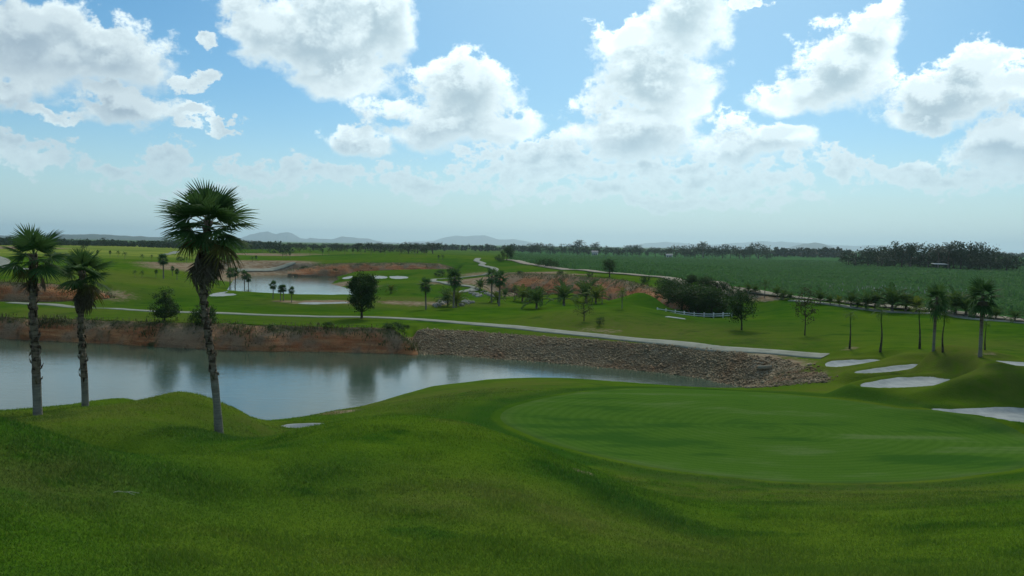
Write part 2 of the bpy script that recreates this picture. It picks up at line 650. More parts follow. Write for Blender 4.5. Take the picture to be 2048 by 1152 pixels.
def m_blade():
    """turf blades take the tone of the ground they grow on"""
    m, b = mat('turf_blade', 0.7, 0.1)
    w = worldco()
    col, fine, mid = grass_color(w)
    n2 = noise(w, 1.7, 4, 0.65)
    col = mixc(attr('lush') * 0.8, col, (0.020, 0.074, 0.010))
    col = mixc(attr('dry') * smooth(n2, 0.25, 0.6) * 0.75, col, (0.115, 0.105, 0.035))
    r = island()
    col = mixc(smooth(r, 0.82, 1.0) * 0.5, col, (0.12, 0.13, 0.025))
    col = vmath('SCALE', col, scale=smooth(r, 0.0, 0.8, 1.25, 1.95))
    base(b, col)
    t = S.nt.nodes.new('ShaderNodeBsdfTranslucent')
    S.put(t.inputs[0], col)
    mx = S.nt.nodes.new('ShaderNodeMixShader')
    mx.inputs[0].default_value = 0.4
    S.nt.links.new(b.outputs[0], mx.inputs[1])
    S.nt.links.new(t.outputs[0], mx.inputs[2])
    S.nt.links.new(mx.outputs[0], S.nt.nodes['Material Output'].inputs[0])


m_blade()
leaf_mat('far_leaf', (0.014, 0.033, 0.013), (0.026, 0.052, 0.020), (0.046, 0.074, 0.028), 0.15)

# ------------------------------------------------------------------ terrain
# control points: where the ground lies. V: seen at photo pixel (x, y) at d metres; Z: seen at (x, y) at height z;
# H: out of sight, bearing of x, d metres out, height z
V = [(-250, 1152, 9), (0, 1152, 9), (512, 1152, 9), (1024, 1152, 9.5), (1500, 1152, 10), (2048, 1152, 11), (2350, 1152, 11.5),
     (-200, 850, 17.5), (0, 862, 17), (100, 880, 17), (200, 905, 16.5), (300, 925, 17.5), (370, 934, 20),
     (0, 846, 29), (75, 828, 31), (170, 812, 34), (0, 820, 33.5), (100, 815, 33), (250, 797, 37), (-200, 820, 34),
     (350, 860, 27), (350, 783, 33), (250, 830, 29.5), (300, 797, 32), (395, 793, 33.5), (437, 863, 29), (500, 828, 33.5), (470, 850, 31), (560, 857, 32),
     (480, 916, 21), (560, 882, 22), (590, 862, 22.5), (650, 849, 23), (720, 838, 23), (800, 832, 23), (900, 845, 23), (1000, 870, 22.5),
     (1100, 905, 21.5), (1200, 945, 20), (1300, 990, 19), (1400, 1040, 17.5),
     (300, 1000, 13), (400, 1000, 13.5), (600, 950, 15.5), (800, 950, 15.5), (800, 890, 18.5), (1000, 960, 16), (1000, 1050, 12.3),
     (1200, 1050, 13.5), (700, 1050, 12), (200, 1050, 11.5), (50, 950, 13.5),
     (1500, 1080, 15.5), (1600, 1020, 20), (1800, 1080, 16), (2048, 1000, 22), (2300, 1000, 22), (1450, 1000, 22.5), (1300, 1090, 13.2),
     (690, 812, 47.5), (800, 780, 54), (950, 757, 59), (1100, 753, 58.5), (1300, 765, 55), (1450, 775, 53.5), (1550, 772, 54),
     (1840, 700, 57), (1900, 708, 55), (1950, 735, 50), (1960, 762, 47), (2000, 712, 58),
     (700, 525, 262), (800, 523, 262), (880, 528, 262), (750, 510, 340), (640, 512, 340), (900, 512, 330), (1000, 517, 300), (960, 530, 250)]
Z = [(1000, 840, 2.5), (1200, 800, 2.45), (1500, 800, 2.4), (1800, 830, 2.45), (2048, 900, 2.6), (2250, 920, 2.7), (1300, 930, 2.6), (1600, 960, 2.65),
     (1900, 955, 2.65), (1500, 880, 2.5), (1200, 850, 2.5), (1750, 890, 2.5),
     (880, 815, 2.5), (760, 818, 2.0), (700, 828, 1.9), (610, 850, 2.1), (520, 832, 1.4), (620, 823, 1.4), (1000, 775, 2.0), (850, 795, 1.7),
     (1600, 790, 2.3), (1700, 780, 2.4), (1810, 765, 2.3), (1700, 745, 2.4), (1780, 738, 2.7), (1700, 725, 2.5), (1760, 706, 2.9),
     (1960, 790, 3.1), (1950, 830, 2.5), (2048, 800, 3.1), (2048, 735, 3.0), (2250, 770, 3.0),
     (1660, 714, 2.1), (1700, 697, 2.6), (1610, 670, 2.5), (1480, 660, 2.5), (1800, 690, 3.0), (1800, 660, 2.8), (1800, 628, 3.2), (2000, 660, 3.0),
     (2048, 645, 3.2), (2300, 665, 3.2), (1640, 608, 3.6), (1570, 602, 3.6), (1550, 640, 2.4), (1400, 640, 2.2), (1400, 619, 2.0), (1280, 612, 3.1),
     (1170, 622, 3.1), (1170, 655, 2.2), (1300, 660, 2.2), (1060, 620, 2.4), (1000, 635, 2.1), (950, 615, 2.2), (1640, 650, 2.6),
     (1400, 692, 2.0), (1200, 670, 1.95), (1000, 651, 1.95), (850, 638, 2.0), (700, 633, 2.0), (430, 625, 2.1), (200, 617, 2.2), (60, 608, 2.3), (-200, 598, 2.4),
     (600, 649, 1.95), (300, 640, 2.1), (100, 633, 2.2), (-200, 625, 2.2), (900, 653, 1.85), (1200, 681, 1.75), (1400, 703, 1.7), (1520, 716, 1.85), (1550, 745, 1.5), (1640, 765, 2.2),
     (200, 600, 2.3), (400, 595, 2.3), (450, 588, 2.4), (500, 583, 2.4), (560, 600, 2.0), (620, 612, 1.9), (700, 616, 1.7), (800, 620, 1.4), (860, 618, 1.3), (940, 610, 1.6),
     (90, 603, 2.4), (60, 561, 4.5), (150, 573, 3.8), (250, 565, 3.0), (150, 540, 4.3), (0, 545, 4.5), (0, 520, 4.5), (-200, 540, 4.5), (300, 530, 3.9), (330, 555, 2.8),
     (230, 510, 4.8), (100, 500, 5.0), (-200, 500, 5.0), (350, 505, 4.5), (420, 535, 3.0), (440, 560, 1.7), (480, 549, 1.2), (430, 575, 2.3),
     (520, 530, 3.0), (600, 541, 1.8), (560, 535, 2.6), (940, 555, 2.0),
     (700, 560, 0.9), (800, 552, 1.6), (850, 580, 1.7), (900, 560, 1.5), (790, 594, 1.4), (850, 597, 2.0), (960, 580, 1.6), (1000, 590, 1.3),
     (1150, 602, 1.2), (1060, 601, 1.2), (1230, 606, 1.5),
     (1050, 546, 4.2), (1200, 553, 4.4), (1300, 573, 4.2), (1400, 590, 3.8),
     (1020, 522, 5.0), (1100, 535, 4.4), (1280, 552, 4.4), (1480, 579, 3.8), (1600, 598, 3.6),
     (1300, 530, 3.2), (1600, 560, 2.8), (1900, 590, 2.6), (1900, 545, 2.0), (2150, 570, 2.4), (1300, 517, 2.5)]
H = [(-200, 2.5, 8.3), (1024, 2.5, 8.3), (2300, 2.5, 8.3), (0, 5, 7.5), (1024, 5, 7.4), (2048, 5, 7.3),
     (-100, 22.5, 3.5), (50, 22.5, 3.5), (180, 22, 3.6), (270, 22, 3.9), (0, 40, 1.7), (250, 42, 1.6), (350, 40, 1.9), (450, 41, 1.6), (540, 38, 1.9), (-250, 40, 1.8),
     (650, 25.5, 4.25), (800, 25.5, 4.2), (900, 25.5, 4.15), (1000, 25, 3.95), (1100, 24, 3.85), (1200, 22.5, 3.75), (350, 35.5, 3.3), (400, 35.5, 3.0), (300, 34.5, 3.35), (0, 19, 5.0), (100, 19, 4.9), (200, 18.5, 4.8), (620, 30, 2.7), (700, 30, 3.0), (850, 30, 2.8), (1000, 28, 3.0), (0, 62, 0.7), (400, 60, 0.7), (800, 68, 0.7), (1200, 64, 0.8), (-250, 62, 0.7),
     (100, 600, 5.0), (400, 600, 4.5), (700, 600, 4.0), (1000, 600, 2.8), (1400, 600, 1.8), (1900, 600, 1.8), (2300, 600, 1.8), (-250, 600, 5.0)]
for px in (-250, 400, 1024, 1700, 2350):
    H += [(px, 1600, 2.5), (px, 4500, 2.0), (px, 9500, 2.0), (px, 22000, 2.0)]
cps = []
for px, py, d in V:
    a, s = ray(px, py); cps.append((a, d, 10 + s * d))
for px, py, z in Z:
    a, s = ray(px, py); cps.append((a, (z - 10) / s, z))
for px, d, z in H:
    cps.append((az_of(px), d, z))
cps = np.array(cps)


def tps_fit(c, lam=1e-4):
    U = np.stack([c[:, 0], np.log(c[:, 1])], 1)
    r2 = ((U[:, None] - U[None]) ** 2).sum(-1)
    K = np.where(r2 > 0, 0.5 * r2 * np.log(r2 + 1e-12), 0) + lam * np.eye(len(U))
    Pm = np.hstack([np.ones((len(U), 1)), U])
    A = np.block([[K, Pm], [Pm.T, np.zeros((3, 3))]])
    sol = np.linalg.solve(A, np.concatenate([c[:, 2], np.zeros(3)]))
    return U, sol


TPS_U, TPS_S = tps_fit(cps)


def tps_eval(az, d):
    q = np.stack([az.ravel(), np.log(d.ravel())], 1).astype(np.float32)
    out = np.empty(len(q), np.float32)
    U = TPS_U.astype(np.float32); w = TPS_S[:-3].astype(np.float32); p = TPS_S[-3:]
    for i in range(0, len(q), 40000):
        c = q[i:i + 40000]
        r2 = (c[:, :1] - U[None, :, 0]) ** 2 + (c[:, 1:] - U[None, :, 1]) ** 2
        out[i:i + 40000] = (0.5 * r2 * np.log(r2 + 1e-10)) @ w + p[0] + c @ p[1:].astype(np.float32)
    return out.reshape(az.shape).astype(float)


def logsp(a, b, n):
    return np.exp(np.linspace(math.log(a), math.log(b), n, endpoint=False))


ROWS = np.concatenate([logsp(1.2, 8, 18), logsp(8, 25, 130), logsp(25, 60, 170), logsp(60, 112, 250), logsp(112, 280, 190), logsp(280, 1000, 80), logsp(1000, 22000, 44), [22000]])
AZF = np.linspace(-0.66, 0.66, 560)
AZC = np.linspace(0.66, 2 * math.pi - 0.66, 42)[1:-1]
AZS = np.concatenate([AZF, AZC])
NR, NF, NA = len(ROWS), len(AZF), len(AZS)
gaz, gd = np.meshgrid(AZF, ROWS)          # rows x fine columns
GZ = tps_eval(gaz, gd)
GX, GY = np.sin(gaz) * gd, np.cos(gaz) * gd
W3 = np.stack([GX, GY, np.zeros_like(GX)], -1)
GZ += fbm(W3 * 0.11, 3, 3) * 0.10 * sstep(gd, 6, 20) + fbm(W3 * 0.06, 3, 6) * 0.22 * sstep(gd, 85, 120) * (1 - sstep(gd, 260, 300)) + fbm(W3 * 0.035, 3, 5) * 0.35 * sstep(gd, 110, 250) + fbm(W3 * 0.02, 3, 15) * 0.9 * sstep(gd, 265, 330) * (1 - sstep(gd, 600, 900)) * (1 - sstep(gaz, 0.0, 0.05))


def grid_z(x, y, Zg=None):
    """ground height at world x, y (bilinear in the terrain mesh)"""
    Zg = GZ if Zg is None else Zg
    x, y = np.asarray(x, float), np.asarray(y, float)
    a = np.clip(np.arctan2(x, y), AZF[0], AZF[-1])
    d = np.clip(np.hypot(x, y), ROWS[0], ROWS[-1])
    fj = (a - AZF[0]) / (AZF[1] - AZF[0])
    j = np.clip(np.floor(fj).astype(int), 0, NF - 2); u = fj - j
    i = np.clip(np.searchsorted(ROWS, d) - 1, 0, NR - 2)
    v = (d - ROWS[i]) / (ROWS[i + 1] - ROWS[i])
    return (Zg[i, j] * (1 - u) + Zg[i, j + 1] * u) * (1 - v) + (Zg[i + 1, j] * (1 - u) + Zg[i + 1, j + 1] * u) * v


def ground_at(px, py, dmin=0.0):
    """the point of the ground seen at a photo pixel"""
    a, s = ray(px, py)
    rows = ROWS[ROWS > max(dmin, 6)]
    z = grid_z(np.sin(a) * rows, np.cos(a) * rows)
    below = (10 + s * rows) <= z
    if not below.any():
        d = rows[-1] * 0.2
    else:
        k = int(np.argmax(below))
        if k == 0:
            d = rows[0]
        else:
            e0 = 10 + s * rows[k - 1] - z[k - 1]; e1 = 10 + s * rows[k] - z[k]
            d = rows[k - 1] + (rows[k] - rows[k - 1]) * e0 / (e0 - e1 + 1e-9)
    x, y = math.sin(a) * d, math.cos(a) * d
    return np.array([x, y, float(grid_z(x, y))])


def at_dist(px, d):
    a = az_of(px)
    x, y = math.sin(a) * d, math.cos(a) * d
    return np.array([x, y, float(grid_z(x, y))])


def depth(p):
    return float(np.dot(np.asarray(p) - EYE, _f))


def closed_curve(pts, n=96):
    p = np.asarray(pts, float)
    m = len(p)
    t = np.linspace(0, m, n, endpoint=False)
    i = np.floor(t).astype(int); f = (t - i)[:, None]
    p0, p1, p2, p3 = (p[(i + k) % m] for k in (-1, 0, 1, 2))
    return 0.5 * ((2 * p1) + (-p0 + p2) * f + (2 * p0 - 5 * p1 + 4 * p2 - p3) * f ** 2 + (-p0 + 3 * p1 - 3 * p2 + p3) * f ** 3)


def open_curve(pts, step):
    p = np.asarray(pts, float)
    q = np.vstack([2 * p[0] - p[1], p, 2 * p[-1] - p[-2]])
    out = []
    for k in range(len(p) - 1):
        n = max(2, int(np.linalg.norm(p[k + 1] - p[k]) / step))
        f = (np.arange(n) / n)[:, None]
        p0, p1, p2, p3 = q[k], q[k + 1], q[k + 2], q[k + 3]
        out.append(0.5 * ((2 * p1) + (-p0 + p2) * f + (2 * p0 - 5 * p1 + 4 * p2 - p3) * f ** 2 + (-p0 + 3 * p1 - 3 * p2 + p3) * f ** 3))
    out.append(p[-1:])
    return np.vstack(out)


def poly_sd(x, y, poly, width=None):
    """signed distance to a polygon (positive inside) and the width value of the nearest edge"""
    shp = x.shape
    x, y = x.ravel(), y.ravel()
    best = np.full(x.shape, 1e18); inside = np.zeros(x.shape, bool); wv = np.zeros(x.shape)
    m = len(poly)
    for k in range(m):
        ax, ay = poly[k]; bx, by = poly[(k + 1) % m]
        ex, ey = bx - ax, by - ay
        t = np.clip(((x - ax) * ex + (y - ay) * ey) / (ex * ex + ey * ey + 1e-12), 0, 1)
        dd = (x - ax - t * ex) ** 2 + (y - ay - t * ey) ** 2
        c = dd < best
        best = np.where(c, dd, best)
        if width is not None:
            wv = np.where(c, width[k] + (width[(k + 1) % m] - width[k]) * t, wv)
        inside ^= ((ay > y) != (by > y)) & (x < ex * (y - ay) / (ey if abs(ey) > 1e-12 else 1e-12) + ax)
    sd = np.sqrt(best) * np.where(inside, 1, -1)
    return sd.reshape(shp), wv.reshape(shp)


def shore(items):
    """(px, py, w) seen on the water line; (px, None, w, d) out of sight"""
    pts, w = [], []
    for it in items:
        if it[1] is None:
            a, d = az_of(it[0]), it[3]
        else:
            a, s = ray(it[0], it[1]); d = -10 / s
        pts.append((math.sin(a) * d, math.cos(a) * d)); w.append(it[2])
    return np.array(pts), w


LAKE_DEF = [
    [(-300, 673, 1.2), (0, 677, 1.2), (200, 687, 1.2), (400, 697, 1.2), (600, 702, 1.2), (760, 707, 1.6), (820, 709, 6), (900, 713, 6), (1050, 724, 5.2), (1250, 740, 4.0),
     (1400, 757, 3.6), (1480, 774, 4), (1450, None, 4, 57), (1300, None, 4, 58), (1100, None, 3.5, 61), (950, None, 3.5, 61.5), (800, None, 3.5, 57),
     (690, None, 3.5, 51), (600, None, 4, 48.5), (500, None, 5, 46), (350, None, 5, 45), (250, None, 5, 44.5), (0, None, 5, 44), (-300, None, 5, 44)],
    [(490, 552, 14), (560, 550, 12), (620, 550, 4), (665, 552, 4), (672, 556, 6), (650, 568, 6), (690, 578, 8), (735, 592, 8), (740, 602, 8), (690, 602, 10), (600, 603, 10),
     (560, None, 10, 140), (500, None, 10, 155), (470, None, 12, 178), (480, 560, 14)],
    [(1002, 590, 6), (1060, 591, 5), (1100, 593, 4), (1146, 602, 4), (1130, None, 5, 149), (1060, None, 6, 150), (1002, None, 6, 152)],
    [(520, 518, 10), (562, 517, 8), (566, 520, 8), (552, 525, 8), (540, 523, 8)],
]
LAKES = [shore(l) for l in LAKE_DEF]
for poly, w in LAKES:
    wob = fbm(W3 * 0.25, 3, 11) * 0.5
    wv0 = [x for x in w]
    sd, wv = poly_sd(GX + wob, GY + wob * 0.6, poly, w)
    t = sstep(sd, -wv, 0.3)
    GZ = GZ * (1 - t) + (-0.15) * t
    GZ = np.where(sd > 0.3, np.minimum(GZ, -0.15 - np.clip(sd - 0.3, 0, 4) * 0.35), GZ)


def seen(px, py, d):
    a, s = ray(px, py)
    return np.array([math.sin(a) * d, math.cos(a) * d, 10 + s * d])


# ---- laterite cuts: foot and brow lines; the turf is cut back behind them
CUTS = []
st = []
for px, yf, yb in ((-260, 673, 628), (-120, 675, 630), (0, 677, 634), (100, 682, 637), (200, 687, 640), (260, 690, 642), (330, 694, 645), (400, 697, 646), (470, 700, 647), (540, 702, 651), (600, 703, 652), (680, 705, 655), (740, 707, 655), (785, 708, 658), (812, 709, 676), (836, 710, 700)):
    d = -10 / ray(px, yf)[1]
    a = seen(px, yf, d); a[2] = -0.3
    st.append((a, seen(px, yb, d + (2.4 if px < 800 else 1.6))))
CUTS.append(('eroded red and tan earth bank along the far side of the long lake', st, 0.28, 18, 1.0))
st = []
for px, yf, yb, d in ((-160, 598, 553, 104), (-60, 600, 557, 103), (0, 602, 563, 102), (50, 603, 565, 102), (100, 603, 566, 103), (150, 601, 572, 105), (190, 598, 580, 107), (225, 597, 590, 110)):
    d = (2.35 - 10) / ray(px, yf)[1]
    st.append((seen(px, yf, d), seen(px, yb, d + 2.4)))
CUTS.append(('low red earth cut behind the two palms at the left', st, 0.4, 12, 0.6))
st = []
for px, yf, yb in ((575, 549, 540), (620, 551, 533), (650, 553, 528), (690, 555, 525.5), (740, 555, 525), (790, 553, 525), (840, 552, 525), (880, 556, 527), (902, 558, 533), (925, 556, 544)):
    st.append((seen(px, yf, 250), seen(px, yb, 255)))
CUTS.append(('red earth cliff under the grassy hill across the far lake', st, 0.8, 12, 1.3))
st = []
for px, yf, yb, d in ((985, 574, 553, 176), (1015, 583, 546, 172), (1050, 588, 546, 168), (1085, 592, 547.5, 164), (1120, 597, 549, 158), (1147, 603, 550.5, 151), (1200, 608, 555, 143), (1250, 613, 561, 134), (1300, 617, 573, 124), (1335, 618, 583, 118), (1380, 618, 594, 112)):
    st.append((seen(px, yf, d), seen(px, yb, d + 9)))
CUTS.append(('long red earth cut below the dirt road and cane field', st, 0.5, 16, 1.3))
for lab, st, *_ in CUTS:
    F = np.array([s[0] for s in st]); Bq = np.array([s[1] for s in st])
    fa = np.arctan2(F[:, 0], F[:, 1]); ba = np.arctan2(Bq[:, 0], Bq[:, 1])
    df = np.interp(gaz, fa, np.hypot(F[:, 0], F[:, 1])); zf = np.interp(gaz, fa, F[:, 2])
    db = np.interp(gaz, ba, np.hypot(Bq[:, 0], Bq[:, 1])); zb = np.interp(gaz, ba, Bq[:, 2])
    edge = sstep(gaz, fa[0], fa[0] + 0.008) * (1 - sstep(gaz, fa[-1] - 0.008, fa[-1]))
    back = np.maximum(8.0, (db - df) * 2)
    k = np.clip((gd - db) / back, 0, 1)
    behind = GZ * sstep(k, 0, 1) + zb * (1 - sstep(k, 0, 1))
    front = np.minimum(GZ, np.maximum(zf - 0.1, zf + (df - gd) * 0.25))
    new = np.where(gd > db, behind, front)
    kf = np.clip((df - gd) / 7.0, 0, 1)
    kf = kf * kf * (3 - 2 * kf)
    lift = (zf > 0.5) & (gd <= df)
    new = np.where(lift, (zf - 0.05) * (1 - kf) + GZ * kf, new)
    sel = (gd > df - 14) & (gd < db + back)
    GZ = np.where(sel, GZ * (1 - edge) + new * edge, GZ)

# ---- bunkers, green, paths: outlines found on the ground, then hollows cut
def outline(pix, dmin=0, n=72):
    return closed_curve([ground_at(x, y, dmin)[:2] for x, y in pix], n)


BUNKERS = [  # label, outline in the photo, hollow depth
    ('small pale bunker at the foot of the left palm mound', [(558, 851), (580, 847), (620, 846), (656, 846), (640, 851), (600, 857), (575, 856)], 0.24),
    ('farthest of the three stacked bunkers left of the dark mound', [(1646, 727), (1660, 721), (1700, 718), (1750, 717), (1767, 719), (1740, 725), (1690, 733), (1655, 734)], 0.22),
    ('middle of the three stacked bunkers, a thin slanting strip of sand', [(1703, 743), (1740, 737), (1790, 730), (1840, 726), (1864, 728), (1830, 737), (1780, 744), (1720, 747)], 0.22),
    ('largest nearest of the three stacked bunkers beside the green', [(1710, 769), (1750, 758), (1800, 752), (1860, 750), (1900, 755), (1911, 763), (1880, 771), (1800, 776), (1730, 775)], 0.24),
    ('sand bunker behind the green at the right edge of the picture', [(1846, 815), (1900, 813), (1980, 812), (2070, 813), (2150, 830), (2100, 850), (2040, 845), (1960, 832), (1890, 824)], 0.24),
    ('sliver of bunker sand right of the tall palm on the mound', [(1988, 721), (2040, 724), (2090, 728), (2080, 734), (2040, 733), (2010, 727)], 0.08),
    ('winding bunker on the fairway behind the large palm', [(418, 592), (425, 587), (445, 584), (456, 583), (450, 587), (470, 588), (472, 590), (440, 593)], 0.1),
    ('left one of two pale bunkers by the far green across the lake', [(741, 555), (744, 552), (765, 551.5), (776, 555), (772, 557), (750, 557)], 0.1),
    ('right one of two pale bunkers by the far green across the lake', [(778, 554), (782, 552), (805, 552), (817, 554), (812, 557), (785, 557)], 0.1),
    ('pale bunker on the lakeside tip of the far green', [(684, 556), (700, 552.5), (706, 553), (700, 557), (688, 558)], 0.05),
    ('thin bunker edge below the white rail fence', [(1728, 635), (1735, 634.5), (1770, 638.5), (1768, 640), (1745, 638)], 0.03),
]
BUNKERS[-1] = ('thin bunker edge below the white rail fence', [(1329, 634.3), (1336, 633.6), (1370, 638), (1369, 639.2), (1345, 636.4)], 0.03)
BOUT, BZ = [], []


def flat_outline(pix, n=72):
    """outline on the level of the ground it lies in"""
    zc = float(np.median([ground_at(x, y)[2] for x, y in pix]))
    q = []
    for x, y in pix:
        a, s = ray(x, y)
        d = (zc - 10) / s
        q.append((math.sin(a) * d, math.cos(a) * d))
    return closed_curve(q, n), zc


for lab, pix, dep in BUNKERS:
    o_, z_ = flat_outline(pix)
    BOUT.append(o_); BZ.append(z_)
GREEN_PIX = [(993, 840), (1012, 815), (1085, 795), (1200, 780), (1350, 777), (1500, 784), (1650, 795), (1800, 815), (1950, 845), (2060, 873), (2140, 900), (2060, 936),
             (1950, 953), (1800, 966), (1650, 968), (1500, 960), (1300, 936), (1160, 906), (1060, 875)]
GREEN = outline(GREEN_PIX, 25.5, 120)

LUSH = np.zeros_like(GZ)
sd, _ = poly_sd(GX, GY, GREEN)
SD_GREEN = sd
LUSH = np.maximum(LUSH, sstep(sd, -2.2, -0.9) * (1 - sstep(sd, -0.3, 0.0)) * 0.9)
GZ = GZ - 0.03 * (sstep(sd, -1.3, -0.9) - sstep(sd, -0.5, -0.1)) * (gd < 80)
for out, zc, (lab, pix, dep) in zip(BOUT, BZ, BUNKERS):
    c = out.mean(0); R = np.abs(out - c).max() + 4
    m = (np.abs(GX - c[0]) < R) & (np.abs(GY - c[1]) < R)
    if m.any():
        sdb, _ = poly_sd(GX[m], GY[m], out)
        kk = sstep(sdb, -1.6, 0.0)
        GZ[m] = GZ[m] * (1 - kk) + zc * kk - dep * sstep(sdb, -0.1, 0.6)
        GZ[m] += 0.06 * sstep(sdb, -0.8, -0.15) * (1 - sstep(sdb, -0.15, 0.1))

# soft ground-cover zones as splats on the ground: (px, py, radius m, strength)
def splats(lst):
    A = np.zeros_like(GZ)
    for px, py, r, s in lst:
        p = ground_at(px, py)
        A = np.maximum(A, s * np.exp(-((GX - p[0]) ** 2 + (GY - p[1]) ** 2) / (r * r)))
    return A


DIRT = splats([(480, 552, 14, 1), (500, 541, 16, 1), (440, 548, 14, 0.9), (560, 541, 14, 0.9), (600, 545, 12, 0.9), (640, 546, 10, .8), (380, 535, 16, .8),
               (330, 535, 10, .6), (540, 510, 20, .9), (500, 508, 22, .7), (600, 508, 22, .6), (575, 603, 3, .7), (640, 604, 4, .8), (680, 603.5, 4, .8), (610, 606, 3, .7),
               (665, 572, 7, 1), (700, 583, 8, .8), (790, 605, 4, .62), (830, 607, 4, .62), (870, 607, 4, .6),
               (930, 560, 12, .8), (980, 560, 12, .9), (1000, 575, 12, .9), (1040, 580, 12, .9), (960, 548, 10, .6),
               (1000, 552, 9, .7), (1150, 549, 8, .6), (1250, 561, 8, .7), (1510, 592, 3, .7), (1540, 597, 3, .7),
               (10, 497, 26, 1.1), (0, 495, 24, 1.1), (1180, 660, 3.2, .45), (1216, 662, 3, .45), (1550, 742, 3.6, .75), (1500, 737, 4, .8), (1600, 752, 2.6, .6), (1460, 722, 3, .7),
               (680, 824, 1.6, .62), (655, 827, 1.2, .5), (220, 565, 5, .3), (225, 590, 5, .55), (190, 592, 5, .6), (1160, 942, 0.34, 0.62), (1180, 947, 0.30, 0.6),
               (1000, 515, 14, .3), (437, 864, 0.34, .55), (76, 829, 0.36, .5), (171, 813, 0.36, .5), (1700, 697, 1.2, .5), (1840, 700, 1.0, .4), (1972, 706, 1.0, .5), (390, 575, 8, .35)])
RIP = sstep(gaz, az_of(790), az_of(850)) * (1 - sstep(gaz, az_of(1480), az_of(1500)))
sd1, wv1 = poly_sd(GX, GY, LAKES[0][0], LAKES[0][1])
DIRT = np.maximum(DIRT, RIP * (sd1 > -wv1 * 0.95) * (sd1 < 1.5) * (gd > 59) * 0.9)
DRY = splats([(760, 803, 4, .8), (850, 793, 5, .8), (950, 778, 5, .8), (1060, 768, 5, .7), (690, 818, 3, .6), (250, 815, 2.5, .5), (180, 825, 2.5, .5), (60, 836, 2.5, .5), (520, 850, 2, .5),(790, 600, 9, .8), (840, 603, 9, .8), (880, 604, 8, .8), (620, 606, 9, .7), (690, 606, 9, .7),(1300, 665, 12, .9), (1220, 655, 9, .8), (1400, 672, 10, .7), (1150, 640, 8, .6), (1500, 685, 8, .6), (1350, 655, 10, .6),
              (150, 565, 12, .4), (250, 555, 20, .5), (300, 640, 9, .5), (100, 628, 9, .6), (600, 641, 9, .4), (1900, 690, 8, .6), (2000, 690, 8, .5), (1960, 735, 5, .7), (1930, 715, 4, .7),
              (1000, 990, 1.6, .55), (900, 1000, 1.5, .5), (1150, 1030, 1.6, .5), (1450, 985, 4, .55), (1700, 990, 5, .55), (1950, 985, 4, .45), (60, 960, 1.4, .55), (130, 940, 1.2, .45),
              (1300, 1080, 2, .4), (1250, 960, 1.2, .4), (820, 815, 3, .35), (900, 790, 5, .5), (1000, 770, 5, .5), (760, 800, 3, .4), (60, 840, 3, .45), (150, 835, 3, .4), (1600, 735, 5, .7), (1620, 745, 4, .7)])
LUSH = np.maximum(LUSH, splats([(430, 872, 2.2, .9), (480, 868, 1.6, .6), (1190, 968, 1.3, 1.0), (1250, 1000, 1.4, 1.0), (1320, 1035, 1.3, .85), (1110, 945, 0.9, .8), (1140, 955, 1.0, .9), (300, 955, 2.0, .7), (220, 930, 1.6, .6),
                                (640, 950, 1.2, .7), (700, 925, 1.1, .5), (920, 820, 3, .7), (1050, 800, 4, .5), (640, 825, 4, .6), (800, 570, 14, .6), (900, 590, 10, .5), (1000, 530, 20, .5), (300, 600, 14, .5),
                                (1420, 628, 10, .6), (1550, 615, 10, .5), (1600, 650, 10, .4), (930, 540, 14, .6)]))
SUNLIT_PATCH = sstep(gd, 245, 300) * (1 - sstep(gaz, az_of(330), az_of(470))) * (1 - sstep(gd, 900, 1300)) * 0.85  # mask for the distant left ground coloured yellower as if sunlit
ROAD_PIX = [(1015, 520), (1060, 529), (1100, 535), (1190, 544), (1280, 552), (1350, 560), (1440, 573), (1480, 579), (1540, 589), (1600, 597.5), (1650, 602), (1720, 609), (1790, 616), (1850, 620.5), (1925, 629), (2048, 643), (2200, 660)]
ROAD = np.array([ground_at(x, y)[:2] for x, y in ROAD_PIX])
ROAD_C = open_curve(ROAD, 1.5)
road_az, road_d = np.arctan2(ROAD_C[:, 0], ROAD_C[:, 1]), np.hypot(ROAD_C[:, 0], ROAD_C[:, 1])
ro = np.argsort(road_az)


def beyond_road(az, d):
    return d - np.interp(az, road_az[ro], road_d[ro], left=1e9)


CANE = sstep(beyond_road(gaz, gd), 2.5, 5) * sstep(gaz, az_of(1015), az_of(1040)) * (1 - sstep(gd, 1500, 2500))

# ---- terrain mesh: fine in view, coarse all round
far_l, far_r = GZ[:, :1], GZ[:, -1:]
k = np.linspace(0, 1, len(AZC) + 2)[1:-1][None]
ZC = far_r * (1 - k) + far_l * k
ZC = np.maximum(ZC, np.where(ROWS[:, None] < 30, 3.0, 1.2))
allz = np.hstack([GZ, ZC])
A2, D2 = np.meshgrid(AZS, ROWS)
TV = np.stack([np.sin(A2) * D2, np.cos(A2) * D2, allz], -1).reshape(-1, 3)
i = np.arange(NR - 1)[:, None] * NA
j = np.arange(NA)[None]
j2 = (j + 1) % NA
TF = np.stack([i + j, i + NA + j, i + NA + j2, i + j2], -1).reshape(-1, 4)
cv = np.array([[0, 0, float(allz[0].mean())]])
tri = np.stack([np.full(NA, len(TV)), np.arange(NA), (np.arange(NA) + 1) % NA], -1)
gm = make_mesh('ground', np.vstack([TV, cv]), [TF, tri], True)
for nm, arr in (('dirt', DIRT), ('dry', DRY), ('lush', LUSH), ('field', SUNLIT_PATCH), ('cane', CANE)):
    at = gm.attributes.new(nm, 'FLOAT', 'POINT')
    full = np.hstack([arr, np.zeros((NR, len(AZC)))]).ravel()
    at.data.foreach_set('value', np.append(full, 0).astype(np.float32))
tag(link('ground', gm, MATS['turf']), 'rolling green golf course turf', None, None, 'structure')


